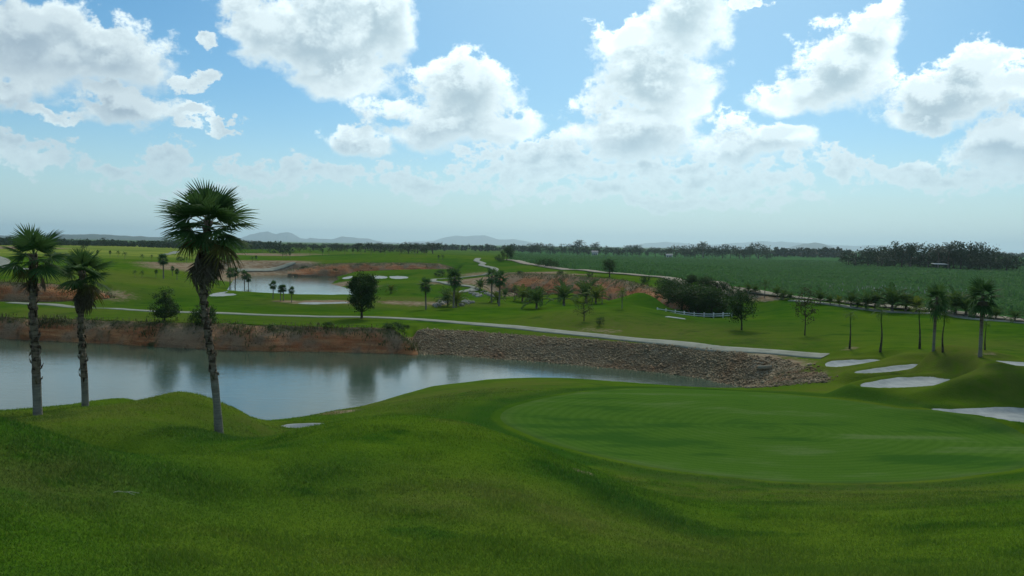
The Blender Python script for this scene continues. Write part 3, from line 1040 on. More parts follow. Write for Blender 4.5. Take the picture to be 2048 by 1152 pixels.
def drape(name, out, m, off, label, kind='structure', rings=12, ringattr=False):
    c = out.mean(0)
    n = len(out)
    v = [[c[0], c[1]]]
    rr = [0.0]
    for q in range(1, rings + 1):
        s = q / rings
        v += list(c + (out - c) * s); rr += [s] * n
    v = np.array(v)
    z = grid_z(v[:, 0], v[:, 1]) + off
    f3 = np.stack([np.zeros(n, int), 1 + np.arange(n), 1 + (np.arange(n) + 1) % n], -1)
    f4 = []
    for q in range(rings - 1):
        a = 1 + q * n + np.arange(n); b = 1 + q * n + (np.arange(n) + 1) % n
        f4.append(np.stack([a, a + n, b + n, b], -1))
    z[-n:] -= off + 0.05
    me = make_mesh(name, np.column_stack([v, z]), [f3, np.vstack(f4)], True)
    if ringattr:
        me.attributes.new('ring', 'FLOAT', 'POINT').data.foreach_set('value', np.array(rr, np.float32))
    return tag(link(name, me, MATS[m]), label, None, None, kind)


drape('putting_green', GREEN, 'putting_turf', 0.015, 'large oval putting green with ringed mowing', rings=40, ringattr=True)
for out, (lab, pix, dep) in zip(BOUT, BUNKERS):
    d0 = np.hypot(*out.mean(0))
    wig = 1 + fbm(np.column_stack([out * 1.3, np.zeros(len(out))]), 2, 31) * 0.05
    drape('sand_bunker', out.mean(0) + (out - out.mean(0)) * wig[:, None], 'sand', 0.02 if d0 < 70 else 0.06, lab, rings=8)
# wet sand left bare by the low lake
for pix, lab in (([(592, 607), (620, 605.5), (660, 606), (690, 604.5), (700, 606), (650, 608), (625, 609)], 'pale wet sand spit at the near end of the far lake'),):
    drape('sand_flat', outline(pix), 'sand', 0.08, lab, rings=6)


def ribbon(name, line, width, m, off, label, thick=0.08, wob=0.0):
    c = open_curve(line, max(0.6, width * 0.35))
    t = np.gradient(c, axis=0)
    t /= np.linalg.norm(t, axis=1)[:, None] + 1e-9
    nrm = np.stack([-t[:, 1], t[:, 0]], 1)
    n = len(c)
    prof = [(-0.5, -thick), (-0.5, 0), (-0.25, 0.01), (0, 0.015), (0.25, 0.01), (0.5, 0), (0.5, -thick)]
    wv = width * (1 + (fbm(np.column_stack([c * 0.5, np.zeros(n)]), 3, 41) * wob))
    v = []
    zc = grid_z(c[:, 0], c[:, 1])
    for s, h in prof:
        q = c + nrm * (wv * s)[:, None]
        z = grid_z(q[:, 0], q[:, 1]) * 0.75 + zc * 0.25
        v.append(np.column_stack([q, z + off + h]))
    v = np.stack(v, 1).reshape(-1, 3)
    K = len(prof)
    i = np.arange(n - 1)[:, None] * K
    j = np.arange(K - 1)[None]
    f = np.stack([i + j, i + j + 1, i + K + j + 1, i + K + j], -1).reshape(-1, 4)
    return tag(link(name, make_mesh(name, v, f, True), MATS[m]), label, None, None, 'structure')


def pts2(pix):
    return np.array([ground_at(x, y)[:2] for x, y in pix])


ribbon('cart_path', pts2([(20, 605), (60, 607.5), (110, 610), (200, 616.5), (300, 622), (430, 626), (520, 630), (620, 633), (700, 634), (780, 636), (850, 640), (920, 645.5), (1000, 652), (1100, 662), (1200, 672), (1300, 682), (1400, 692), (1500, 701), (1590, 708), (1652, 712.5)]),
       1.9, 'path_concrete', 0.03, 'pale concrete cart path running along the top of the lake bank')
ribbon('cart_path', pts2([(1582, 601), (1620, 604), (1660, 608.5), (1720, 617), (1772, 623), (1830, 626), (1885, 628), (1940, 637), (2048, 646), (2200, 660)]),
       1.4, 'path_concrete', 0.06, 'thin pale cart path in front of the row of young palms')
ribbon('cart_path', pts2([(970, 550), (935, 554), (905, 557), (880, 558.5), (866, 560), (872, 564), (900, 569), (930, 572), (950, 577), (935, 582), (912, 586)]),
       1.6, 'path_concrete', 0.12, 'winding cart path looping round the far green')
ribbon('cart_path', pts2([(957, 517), (953, 522), (966, 527), (963, 531), (980, 535), (990, 539), (985, 545), (970, 550)]), 1.9, 'path_concrete', 0.15, 'zigzag cart path climbing the slope behind the far green')
ribbon('cart_path', pts2([(-60, 505), (-20, 512), (4, 520), (3, 528), (14, 535), (40, 538), (62, 540)]), 3.0, 'path_concrete', 0.12, 'pale cart path curving over the hill at the left edge')
ribbon('cart_path', pts2([(470, 541), (520, 540.5), (548, 538.5), (565, 534), (590, 525.5)]), 2.2, 'path_concrete', 0.12, 'cart path along the far shore of the far lake')
ribbon('dirt_road', ROAD, 2.9, 'dirt_track', 0.18, 'pale dirt road between the cane field and the course', wob=0.25)
ribbon('cart_path', pts2([(330, 510), (345, 507), (352, 503)]), 3, 'path_concrete', 0.15, 'short stretch of pale path on the far yellow-green fairway')

# ---- lakes
for (poly, w), lab, nm in zip(LAKES, ('long lake below the laterite bank', 'blue lake beyond the path and fairway', 'small pond under the right laterite cut', 'distant lake beyond the far shore'), range(4)):
    c = poly.mean(0)
    o = closed_curve(c + (poly - c) * 1.0, 120) if False else poly
    # a sheet a little larger than the shore line, its rim under the ground
    m = len(o)
    pad = []
    for k in range(m):
        e0 = o[k] - o[k - 1]; e1 = o[(k + 1) % m] - o[k]
        nn = np.array([e0[1], -e0[0]]) / (np.linalg.norm(e0) + 1e-9) + np.array([e1[1], -e1[0]]) / (np.linalg.norm(e1) + 1e-9)
        nn /= np.linalg.norm(nn) + 1e-9
        area = np.sum(o[:, 0] * np.roll(o[:, 1], -1) - np.roll(o[:, 0], -1) * o[:, 1])
        pad.append(o[k] + nn * (1.6 if area > 0 else -1.6))
    pad = np.array(pad)
    me = bpy.data.meshes.new('lake')
    me.from_pydata([(x, y, 0.0) for x, y in pad], [], [list(range(m))])
    if me.polygons[0].normal.z < 0:
        me.flip_normals()
    tag(link('lake', me, MATS['lake_water']), lab, None, None, 'structure')


# ---- laterite cuts: strips from foot to brow, weathered
BANKV = []


def cliff(label, stations, step=0.3, rows=16, amp=0.45, seed=0, up0=0.0, lip=0.25):
    """stations: (foot xyz, brow xyz) along the cut"""
    ft = open_curve([s[0] for s in stations], step); n = len(ft)
    bt = np.array([s[1] for s in stations])
    tt = np.linspace(0, len(stations) - 1, n)
    L = np.concatenate([[0], np.cumsum(np.linalg.norm(np.diff(ft, axis=0), axis=1))])
    st = np.array([np.argmin(np.linalg.norm(ft - np.array(s[0]), axis=1)) for s in stations])
    br = np.stack([np.interp(np.arange(n), st, bt[:, k]) for k in range(3)], 1)
    toward = -(ft[:, :2] + br[:, :2]); toward /= np.linalg.norm(toward, axis=1)[:, None]
    sk = ft.copy(); sk[:, 2] -= 1.5
    V, up = [sk], [np.zeros(n)]
    for r in range(rows + 1):
        h = r / rows
        run = h ** 1.6
        p = ft * (1 - h) + br * h
        p[:, :2] = ft[:, :2] * (1 - run) + br[:, :2] * run
        q = np.column_stack([L * 0.45, np.full(n, 3.1 * seed), p[:, 2] * 0.8])
        gul = fbm(np.column_stack([L * 0.32, np.full(n, seed + 0.5), p[:, 2] * 0.10]), 4, 60 + seed)
        led = fbm(q, 4, 70 + seed)
        w = math.sin(math.pi * min(1, h * 0.93 + 0.1)) ** 0.6
        p[:, :2] += toward * ((gul * amp * 1.2 + led * amp * 0.7 + 0.12) * w)[:, None]
        if r == rows:
            p[:, 2] += fbm(np.column_stack([L * 0.8, np.zeros(n), np.zeros(n)]), 3, 5) * 0.12 - 0.02
        V.append(p); up.append(np.full(n, h))
    # brow runs back under the turf
    p = V[-1].copy(); p[:, :2] -= toward * (1.6 + step); p[:, 2] -= 0.12
    V.append(p); up.append(np.full(n, 1.0))
    V = np.stack(V); up = np.stack(up)
    R = len(V)
    i = np.arange(R - 1)[:, None] * n
    j = np.arange(n - 1)[None]
    f = np.stack([i + j, i + j + 1, i + n + j + 1, i + n + j], -1).reshape(-1, 4)
    me = make_mesh('earth_bank', V.reshape(-1, 3), f, False)
    me.attributes.new('up', 'FLOAT', 'POINT').data.foreach_set('value', (up * (1 - up0) + up0).ravel().astype(np.float32))
    wet = np.clip(1 - up * 9, 0, 1)
    me.attributes.new('wet', 'FLOAT', 'POINT').data.foreach_set('value', wet.ravel().astype(np.float32))
    BANKV.append((V.reshape(-1, 3), up.ravel()))
    return tag(link('earth_bank', me, MATS['laterite']), label, None, None, 'structure')


for q, (lab, st, step, rows, amp) in enumerate(CUTS):
    cliff(lab, st, step, rows, amp, q + 1)

# ---- far hills and mountains, their own relief and depth
def hill(label, outline_px, d, width, seed):
    """ridge with a skyline given in the photo, at d metres, falling off before and behind"""
    xs = np.array([p[0] for p in outline_px]); ys = np.array([p[1] for p in outline_px])
    n = 140
    px = np.linspace(xs[0], xs[-1], n)
    top = np.interp(px, xs, ys)
    P = np.array([seen(a, b, d) for a, b in zip(px, top)])
    P[:, 2] += fbm(np.column_stack([px * 0.06, np.zeros(n), np.zeros(n)]), 4, seed) * (d * 0.0009)
    P[:, 2] = np.maximum(P[:, 2], 2.2)
    out = P[:, :2] / np.linalg.norm(P[:, :2], axis=1)[:, None]
    prof = [(-1, 0), (-.8, .12), (-.6, .3), (-.4, .55), (-.2, .82), (0, 1), (.25, .75), (.5, .45), (.75, .2), (1, 0)]
    Vv = []
    for k, (s, h) in enumerate(prof):
        q = P.copy()
        q[:, :2] += out * s * width
        wr = fbm(np.column_stack([px * 0.09, np.full(n, k * 0.9), np.zeros(n)]), 3, seed + 9)
        q[:, 2] = 1.2 + (P[:, 2] - 1.2) * np.clip(h + wr * 0.25 * (1 - abs(h * 2 - 1)), 0, 1)
        Vv.append(q)
    Vv = np.stack(Vv)
    R = len(Vv)
    i = np.arange(R - 1)[:, None] * n; j = np.arange(n - 1)[None]
    f = np.stack([i + j, i + j + 1, i + n + j + 1, i + n + j], -1).reshape(-1, 4)
    tag(link('hill', make_mesh('hill', Vv.reshape(-1, 3), f, True), MATS['hill_cover']), label, None, None, 'structure')


hill('low blue wooded ridge behind the left forest', [(-300, 474), (-100, 472), (60, 471), (130, 469), (170, 468.5), (230, 470), (290, 473), (340, 475), (420, 478), (520, 481)], 6500, 1000, 1)
hill('twin-peaked blue mountain at the left of the skyline', [(470, 479), (500, 470), (520, 464.5), (535, 463.5), (552, 468), (563, 466), (575, 464.5), (585, 468), (600, 475), (618, 479), (640, 482)], 16500, 1200, 2)
hill('low double blue hill between the mountains', [(600, 483), (620, 476), (640, 478), (665, 478), (685, 473), (700, 475), (720, 477), (735, 477), (765, 483), (800, 486)], 15500, 1000, 3)
hill('broad blue mountain range at the centre of the skyline', [(780, 486), (830, 483), (870, 481), (895, 474), (912, 471.5), (930, 473.5), (945, 472), (970, 471.5), (990, 477), (1010, 479), (1030, 478), (1060, 484), (1110, 490)], 18500, 1200, 4)
hill('faint pale range low on the right skyline', [(1230, 494), (1290, 487), (1330, 484), (1370, 487), (1420, 489), (1470, 486), (1520, 482.5), (1570, 484), (1640, 488), (1700, 492), (1770, 490), (1850, 498), (1930, 502)], 20000, 900, 5)
hill('single rounded grey-blue hill behind the right tree line', [(1575, 497), (1590, 491), (1610, 487.5), (1630, 486), (1648, 488), (1665, 494), (1680, 499), (1700, 502)], 10500, 600, 6)

# ------------------------------------------------------------------ riprap on the lake bank
def icosa():
    t = (1 + 5 ** 0.5) / 2
    v = np.array([(-1, t, 0), (1, t, 0), (-1, -t, 0), (1, -t, 0), (0, -1, t), (0, 1, t), (0, -1, -t), (0, 1, -t), (t, 0, -1), (t, 0, 1), (-t, 0, -1), (-t, 0, 1)], float)
    v /= np.linalg.norm(v[0])
    f = np.array([(0, 11, 5), (0, 5, 1), (0, 1, 7), (0, 7, 10), (0, 10, 11), (1, 5, 9), (5, 11, 4), (11, 10, 2), (10, 7, 6), (7, 1, 8), (3, 9, 4), (3, 4, 2), (3, 2, 6), (3, 6, 8), (3, 8, 9), (4, 9, 5), (2, 4, 11), (6, 2, 10), (8, 6, 7), (9, 8, 1)])
    return v, f


IV, IF = icosa()


OV = np.array([(1, 0.1, 0), (0, 1, 0.1), (-1, -0.1, 0), (0, -1, -0.1), (0.1, 0.1, 1), (0, 0, -1)], float)
OF = np.array([(0, 1, 4), (1, 2, 4), (2, 3, 4), (3, 0, 4), (1, 0, 5), (2, 1, 5), (3, 2, 5), (0, 3, 5)])


def rocks_mesh(name, P, size, rng, squash=0.65, small=False):
    n = len(P)
    IVb, IFb = (OV, OF) if small else (IV, IF)
    K = len(IVb)
    v = IVb[None] * (1 + rng.uniform(-0.32, 0.32, (n, K, 1)))
    sc = np.asarray(size)[:, None] * np.column_stack([rng.uniform(0.75, 1.35, n), rng.uniform(0.75, 1.35, n), rng.uniform(0.5, 1.0, n) * squash / 0.65])
    v = v * sc[:, None]
    a = rng.uniform(0, 6.28, n)
    ca, sa = np.cos(a)[:, None], np.sin(a)[:, None]
    v = np.stack([v[..., 0] * ca - v[..., 1] * sa, v[..., 0] * sa + v[..., 1] * ca, v[..., 2]], -1)
    v = v + P[:, None]
    f = (IFb[None] + (np.arange(n) * K)[:, None, None]).reshape(-1, 3)
    return make_mesh(name, v.reshape(-1, 3), f)


poly1, w1 = LAKES[0]
N = 220000
az = RNG.uniform(az_of(770), az_of(1500), N)
dd = RNG.uniform(58, 92, N)
x, y = np.sin(az) * dd, np.cos(az) * dd
sd, wv = poly_sd(x, y, poly1, w1)
wav = fbm(np.column_stack([x * 0.25, y * 0.25, np.zeros(N)]), 3, 8)
lim = wv * (0.96 + 0.10 * wav)
far_side = dd > np.interp(az, [az_of(820), az_of(1050), az_of(1250), az_of(1480)], [74, 70, 66, 60])
slant = sstep(az, az_of(785), az_of(850))
ok = (sd < 0.35) & (sd > -lim * slant - 0.2 * slant) & far_side & (slant > 0.02)
P1 = np.column_stack([x, y])[ok]
# the bare stony apron where the bank turns into the lawn
q = np.array([(1410, 712), (1470, 712), (1530, 716), (1580, 722), (1620, 735), (1662, 758), (1640, 766), (1560, 772), (1490, 776), (1430, 766), (1395, 752), (1380, 728)], float)
ap = np.array([ground_at(a_, b_, 50)[:2] for a_, b_ in q])
N2 = 34000
xx = RNG.uniform(ap[:, 0].min(), ap[:, 0].max(), N2); yy = RNG.uniform(ap[:, 1].min(), ap[:, 1].max(), N2)
s2, _ = poly_sd(xx, yy, ap)
keep = (s2 > RNG.uniform(-0.5, 0.6, N2)) & (fbm(np.column_stack([xx * 0.5, yy * 0.5, np.zeros(N2)]), 3, 4) > RNG.uniform(-0.9, 0.25, N2))
P1 = P1[RNG.permutation(len(P1))[:32000]]
P2 = np.column_stack([xx, yy])[keep][:9000]
P = np.vstack([P1, P2])
size = RNG.lognormal(math.log(0.047), 0.48, len(P)).clip(0.02, 0.22)
P = np.column_stack([P, grid_z(P[:, 0], P[:, 1]) + size * 0.25])
tag(link('riprap', rocks_mesh('riprap', P, size, RNG, small=True), MATS['riprap_stone']), 'loose brown and grey stones covering the sloping lake bank', 'stones', None, 'stuff')

# ------------------------------------------------------------------ palms
def rotm(phi, th, roll=0.0):
    """frond frame: x out along the frond, bearing phi, rise th"""
    cz, sz, cy, sy, cx, sx = math.cos(phi), math.sin(phi), math.cos(th), math.sin(th), math.cos(roll), math.sin(roll)
    Rz = np.array([[cz, -sz, 0], [sz, cz, 0], [0, 0, 1]])
    Ry = np.array([[cy, 0, -sy], [0, 1, 0], [sy, 0, cy]])
    Rx = np.array([[1, 0, 0], [0, cx, -sx], [0, sx, cx]])
    return Rz @ Ry @ Rx


def fan_leaf(mb, R=0.85, Lp=0.6, nseg=34, spread=2.3, droop=0.25, seed=0, M=None, o=(0, 0, 0), fold=0.06, tsteps=(0.04, 0.28, 0.52, 0.76, 1.0), petiole=True, fray=0.12):
    rng = np.random.default_rng(seed)
    M = np.eye(3) if M is None else M
    o = np.asarray(o, float)
    sag = 0.10 * Lp
    if petiole:
        t = np.linspace(0, 1, 4)
        p = np.column_stack([t * Lp, np.zeros(4), -sag * t * t])
        mb.tube(p @ M.T + o, np.array([0.022, 0.017, 0.014, 0.012]) * (R / 0.85), 4, False)
    ang = np.linspace(-spread, spread, nseg)
    half = (ang[1] - ang[0]) / 2
    ts = np.array(tsteps); K = len(ts)
    for a in ang:
        L = R * (0.80 + 0.22 * math.cos(a * 0.75)) * (1 + rng.uniform(-fray, fray))
        dr = droop * (0.6 + 0.5 * rng.random()) * (1 + 0.35 * abs(a) / spread)
        aa = a + rng.uniform(-0.03, 0.03)
        u = np.array([math.cos(aa), math.sin(aa)]); w = np.array([-u[1], u[0]])
        hw = np.where(ts <= 0.55, half * L * ts, half * L * 0.55 * np.clip(1 - (ts - 0.55) / 0.45, 0, 1) ** 0.85) * 1.05
        c = u[None] * (L * ts)[:, None]
        z = -dr * L * ts ** 2.2 - sag + 0.10 * R * (abs(a) / spread) ** 2 * ts
        up = fold * R * ts * (1 - ts) * 1.6
        tw = rng.uniform(-0.4, 0.4)
        l = np.column_stack([Lp + c[:, 0] - w[0] * hw, c[:, 1] - w[1] * hw, z - tw * hw])
        m_ = np.column_stack([Lp + c[:, 0], c[:, 1], z + up])
        r = np.column_stack([Lp + c[:, 0] + w[0] * hw, c[:, 1] + w[1] * hw, z + tw * hw])
        v = np.stack([l, m_, r], 1).reshape(-1, 3)
        i = np.arange(K - 1)[:, None] * 3; j = np.arange(2)[None]
        f = np.stack([i + j, i + j + 1, i + 4 + j, i + 3 + j], -1).reshape(-1, 4)
        mb.add(v @ M.T + o, f)


def feather_leaf(mb, L=1.6, rise=0.9, sag=1.3, nl=20, wl=0.42, seed=0, phi=0.0, o=(0, 0, 0), lw=0.045, bare=0.12):
    rng = np.random.default_rng(seed)
    t = np.linspace(0, 1, 9)
    th = rise - sag * t ** 1.4
    dx = np.cos(th); dz = np.sin(th)
    x = np.concatenate([[0], np.cumsum((dx[1:] + dx[:-1]) / 2)]) * L / 8
    z = np.concatenate([[0], np.cumsum((dz[1:] + dz[:-1]) / 2)]) * L / 8
    cz, sz = math.cos(phi), math.sin(phi)
    Rz = np.array([[cz, -sz, 0], [sz, cz, 0], [0, 0, 1]])
    o = np.asarray(o, float)
    mb.tube(np.column_stack([x, np.zeros(9), z]) @ Rz.T + o, np.linspace(0.02, 0.004, 9) * L / 1.6, 3, False)
    for k in range(nl):
        s = bare + (1 - bare) * (k + 0.5) / nl
        px, pz, a = np.interp(s, t, x), np.interp(s, t, z), np.interp(s, t, th)
        ln = wl * L * (math.sin(math.pi * (0.18 + 0.76 * s)) ** 0.7) * rng.uniform(0.85, 1.1)
        for sd_ in (-1, 1):
            fw = 0.55 + 0.35 * s
            lift = rng.uniform(0.15, 0.5)
            d = np.array([math.cos(a) * fw, sd_ * 1.0, math.sin(a) * fw + lift]); d /= np.linalg.norm(d)
            p0 = np.array([px, 0, pz])
            p1 = p0 + d * ln * 0.55
            p2 = p0 + d * ln + np.array([0, 0, -0.30 * ln])
            w = np.array([math.cos(a), 0, math.sin(a)]) * lw * L / 1.6
            v = np.array([p0 - w * 0.4, p0 + w * 0.4, p1 + w, p1 - w, p2])
            v = v @ Rz.T + o
            mb.add(v, [[0, 1, 2, 3]]); mb.add(v[[3, 2, 4]], [[0, 1, 2]])


GA = math.pi * (3 - 5 ** 0.5)


def trunk_mesh(pts, rad, upfrac, seed, rings=True):
    """pts: stem axis; upfrac: height fraction above which old leaf bases cling"""
    rng = np.random.default_rng(seed)
    axis = open_curve(pts, 0.10)
    n = len(axis)
    t = np.linspace(0, 1, n)
    r = np.interp(t, [0, 0.05, 0.15, 0.6, 1.0], np.array([1.25, 1.05, 0.95, 0.82, 0.85]) * rad)
    r = r * (1 + np.interp(np.arange(n), np.arange(0, n + 6, 6), rng.uniform(-0.07, 0.07, len(np.arange(0, n + 6, 6)))))
    mb = MB()
    mb.tube(axis, r, 12)
    me = mb.mesh('trunk', True)
    k = len(mb.v[0])
    up = np.repeat(sstep(t + rng.uniform(-0.05, 0.05, n), upfrac - 0.1, upfrac + 0.06), 12)
    up = np.append(up, np.ones(len(me.vertices) - len(up)))
    me.attributes.new('up', 'FLOAT', 'POINT').data.foreach_set('value', up.astype(np.float32))
    # old leaf bases: split wedges sticking up and out
    bb = MB()
    nb = int((1 - upfrac) * np.linalg.norm(axis[-1] - axis[0]) * 26)
    for q in range(nb):
        s = upfrac + (1 - upfrac) * (q + rng.uniform(0, 1)) / nb
        if rng.random() > 0.35 + 0.9 * (s - upfrac) / (1 - upfrac):
            if rng.random() < 0.45:
                continue
        i = min(n - 2, int(s * (n - 1)))
        c = axis[i]; a = q * GA + rng.uniform(-0.4, 0.4)
        out = np.array([math.cos(a), math.sin(a), 0]); side = np.array([-out[1], out[0], 0])
        h = rng.uniform(0.14, 0.30) * (rad / 0.16); w = rng.uniform(0.05, 0.09) * (rad / 0.16); e = rng.uniform(0.02, 0.13) * (rad / 0.16)
        rr = r[i] * 0.96
        sg = -1 if rng.random() < 0.25 else 1
        v = [c + out * rr - side * w, c + out * rr + side * w, c + out * (rr + 0.02) + side * w * 0.7 + np.array([0, 0, h * 0.5 * sg]), c + out * (rr + 0.02) - side * w * 0.7 + np.array([0, 0, h * 0.5 * sg]),
             c + out * (rr + e) + np.array([0, 0, h * sg]) + side * rng.uniform(-.04, .04), c + out * (rr + 0.05) + np.array([0, 0, h * 0.2 * sg])]
        bb.add(v, [[0, 1, 2], [0, 2, 3], [3, 2, 4], [0, 3, 5], [1, 5, 2], [5, 3, 4], [5, 4, 2]])
    bm_ = bb.mesh('leaf_bases')
    bm_.attributes.new('up', 'FLOAT', 'POINT').data.foreach_set('value', np.ones(len(bm_.vertices), np.float32))
    return me, bm_, axis


FANS = []
for q in range(6):
    mb = MB(); fan_leaf(mb, 0.90, 0.62, 36, 2.25 - 0.1 * (q % 3), 0.10 + 0.07 * q, 100 + q); FANS.append(mb.mesh('frond', False))
    FANS[-1].materials.append(MATS['fan_leaf'])
OLDF = []
for q in range(2):
    mb = MB(); fan_leaf(mb, 0.85, 0.62, 30, 2.0, 0.55, 130 + q); OLDF.append(mb.mesh('yellowing_frond', False)); OLDF[-1].materials.append(MATS['fan_leaf_old'])
DEADF = []
for q in range(4):
    mb = MB(); fan_leaf(mb, 0.82, 0.5, 24, 0.75 + 0.15 * q, 0.25 + 0.1 * q, 150 + q, fold=0.2, fray=0.25); DEADF.append(mb.mesh('dead_frond', False)); DEADF[-1].materials.append(MATS['dead_frond'])


def mat4(M3, loc, s=1.0):
    m = Matrix(((*(M3[0] * s), loc[0]), (*(M3[1] * s), loc[1]), (*(M3[2] * s), loc[2]), (0, 0, 0, 1)))
    return m


def big_palm(label, stem_px, rad, upfrac, n_live, n_dead, size, seed, th_hi=1.5, th_lo=-0.45, yellow=2, extra=()):
    """fan palm standing where its foot is seen; the stem leans as in the photo"""
    rng = np.random.default_rng(seed)
    foot = ground_at(*stem_px[0], dmin=24)
    dep = depth(foot)
    pts = []
    for k, (px, py) in enumerate(stem_px):
        v = _f + RT * (px - CX) / FPX - UP * (py - CY) / FPX
        pts.append(EYE + v * dep)
    pts = np.array(pts) - foot
    pts[0] = (0, 0, -0.25)
    root = thing('fan_palm', label, 'palm tree', foot, group='tall fan palms in the foreground')
    tm, bm_, axis = trunk_mesh(pts, rad, upfrac, seed)
    tr = link('trunk', tm, MATS['palm_trunk'], root)
    tag(link('leaf_base', bm_, MATS['palm_trunk'], tr), 'ragged brown stubs of old fronds', kind='stuff')
    top = axis[-1]
    for k in range(n_live):
        t = k / (n_live - 1)
        lump = 0.75 + 0.5 * rng.random()
        th = th_hi + (th_lo - th_hi) * t ** 0.85 + rng.uniform(-0.12, 0.12)
        phi = k * GA + rng.uniform(-0.2, 0.2)
        yel = k >= n_live - yellow
        me = (OLDF if yel else FANS)[int(rng.integers(0, 2 if yel else 6))] if yel else FANS[min(5, int(t * 5.2 + rng.uniform(0, 0.9)))]
        o = link('yellowing_frond' if yel else 'frond', me, None, root)
        s = size * rng.uniform(0.72, 1.12) * (0.8 + 0.2 * min(1, t * 4))
        z = top + np.array([0, 0, -0.42 * t * size + 0.02])
        o.matrix_local = mat4(rotm(phi, th, rng.uniform(-0.5, 0.5)), z, s)
    for phi, th, s, roll in extra:
        o = link('frond', FANS[3], None, root)
        o.matrix_local = mat4(rotm(phi, th, roll), top + np.array([0, 0, -0.2]), size * s)
    for k in range(n_dead):
        phi = k * GA + rng.uniform(-0.3, 0.3)
        th = -rng.uniform(1.12, 1.48)
        o = link('dead_frond', DEADF[int(rng.integers(0, 4))], None, root)
        z = top + np.array([0, 0, -rng.uniform(0.42, 0.85) * size]) + np.array([math.cos(phi), math.sin(phi), 0]) * rad * 0.6
        o.matrix_local = mat4(rotm(phi, th, rng.uniform(-0.6, 0.6)), z, size * rng.uniform(0.7, 1.0))
    return root


big_palm('largest fan palm, leaning left, with a shaggy skirt of dead fronds', [(439, 866), (433, 800), (424, 720), (412, 640), (405, 560), (408, 500), (417, 440)], 0.130, 0.30, 27, 13, 1.10, 1)
big_palm('leftmost tall fan palm with bare ragged trunk and windswept crown', [(76, 830), (73, 760), (70, 690), (67, 620), (66, 560), (67, 508)], 0.138, 0.26, 16, 3, 0.74, 2, th_lo=-0.5, yellow=1)
big_palm('shorter fan palm second from the left edge with brown drooping skirt', [(171, 813), (169, 760), (165, 700), (162, 640), (161, 590), (166, 540)], 0.122, 0.24, 20, 10, 0.78, 3, th_lo=-0.5)

# ---- palms farther off: trunk and crown
def crown_fan(seed, n=22, R=0.42, Lp=0.3, nseg=16, lo=-0.7):
    rng = np.random.default_rng(seed)
    mb = MB()
    for k in range(n):
        t = k / (n - 1)
        th = 1.45 + (lo - 1.45) * t ** 0.85 + rng.uniform(-0.15, 0.15)
        fan_leaf(mb, R * rng.uniform(0.8, 1.1), Lp * rng.uniform(0.8, 1.1), nseg, 2.0, 0.2 + 0.4 * t, seed * 50 + k, rotm(k * GA, th, rng.uniform(-.5, .5)), (0, 0, -0.12 * t), tsteps=(0.05, 0.5, 1.0))
    return mb.mesh('crown')


def skirt_fan(seed, n=8, R=0.36):
    rng = np.random.default_rng(seed)
    mb = MB()
    for k in range(n):
        fan_leaf(mb, R * rng.uniform(0.7, 1.1), 0.05, 10, 0.8, 0.3, seed * 70 + k, rotm(k * GA, -rng.uniform(1.0, 1.45), 0), (0, 0, -0.03), tsteps=(0.05, 0.5, 1.0))
    return mb.mesh('dead_fronds')


def stem(h, r0, r1, lean=0.0, seed=0, k=7):
    rng = np.random.default_rng(seed)
    t = np.linspace(0, 1, 9)
    p = np.column_stack([lean * t ** 1.5, rng.uniform(-1, 1) * 0.03 * np.sin(t * 3), t * h])
    p[0, 2] = -0.08
    mb = MB()
    mb.tube(p, np.interp(t, [0, 0.08, 1], [r0 * 1.25, r0, r1]) * (1 + rng.uniform(-.08, .08, 9)), k)
    me = mb.mesh('trunk', True)
    up = np.repeat(sstep(t, 0.2, 0.5), k); up = np.append(up, np.ones(len(me.vertices) - len(up)))
    me.attributes.new('up', 'FLOAT', 'POINT').data.foreach_set('value', up.astype(np.float32))
    return me, p[-1]


def crown_feather(seed, n=15, L=0.55, r_hi=1.45, r_lo=0.15, sag=1.25, nl=15, wl=0.36, lw=0.05):
    rng = np.random.default_rng(seed)
    mb = MB()
    for k in range(n):
        t = k / (n - 1)
        feather_leaf(mb, L * rng.uniform(0.85, 1.1), r_hi + (r_lo - r_hi) * t + rng.uniform(-.1, .1), sag * rng.uniform(0.8, 1.2), nl, wl, seed * 90 + k, k * GA + rng.uniform(-.2, .2), (0, 0, 0), lw)
    return mb.mesh('crown')


# unit palms are one metre tall; instances are scaled to their height in the photo
PROTO = {}


def proto(kind, parts):
    PROTO.setdefault(kind, []).append(parts)


for q in range(3):
    me, top = stem(0.80, 0.026, 0.021, 0.02 * (q - 1), q)
    cr = crown_fan(q + 1, 20, 0.17, 0.10)
    sk = skirt_fan(q + 1, 8, 0.15)
    proto('fan', [('trunk', me, 'palm_trunk', (0, 0, 0)), ('crown', cr, 'fan_leaf', top), ('dead_fronds', sk, 'dead_frond', top)])
    me, top = stem(0.22, 0.07, 0.055, 0, q + 10)
    cr = crown_feather(q + 1, 17, 0.95, 1.5, 0.25, 1.1, 16, 0.30, 0.05)
    proto('young', [('trunk', me, 'palm_trunk', (0, 0, 0)), ('crown', cr, 'feather_leaf', top)])
    me, top = stem(0.68, 0.028, 0.020, 0.03 * (q - 1), q + 20)
    cr = crown_feather(q + 11, 15, 0.46, 1.4, -0.1, 1.4, 14, 0.34, 0.035)
    proto('coco', [('trunk', me, 'palm_trunk', (0, 0, 0)), ('crown', cr, 'feather_leaf', top)])
    proto('coco_y', [('trunk', me, 'palm_trunk', (0, 0, 0)), ('crown', cr, 'yellow_leaf', top)])
    proto('young_y', [('trunk', PROTO['young'][-1][0][1], 'palm_trunk', (0, 0, 0)), ('crown', PROTO['young'][-1][1][1], 'yellow_leaf', PROTO['young'][-1][1][3])])
MCOPY = {}


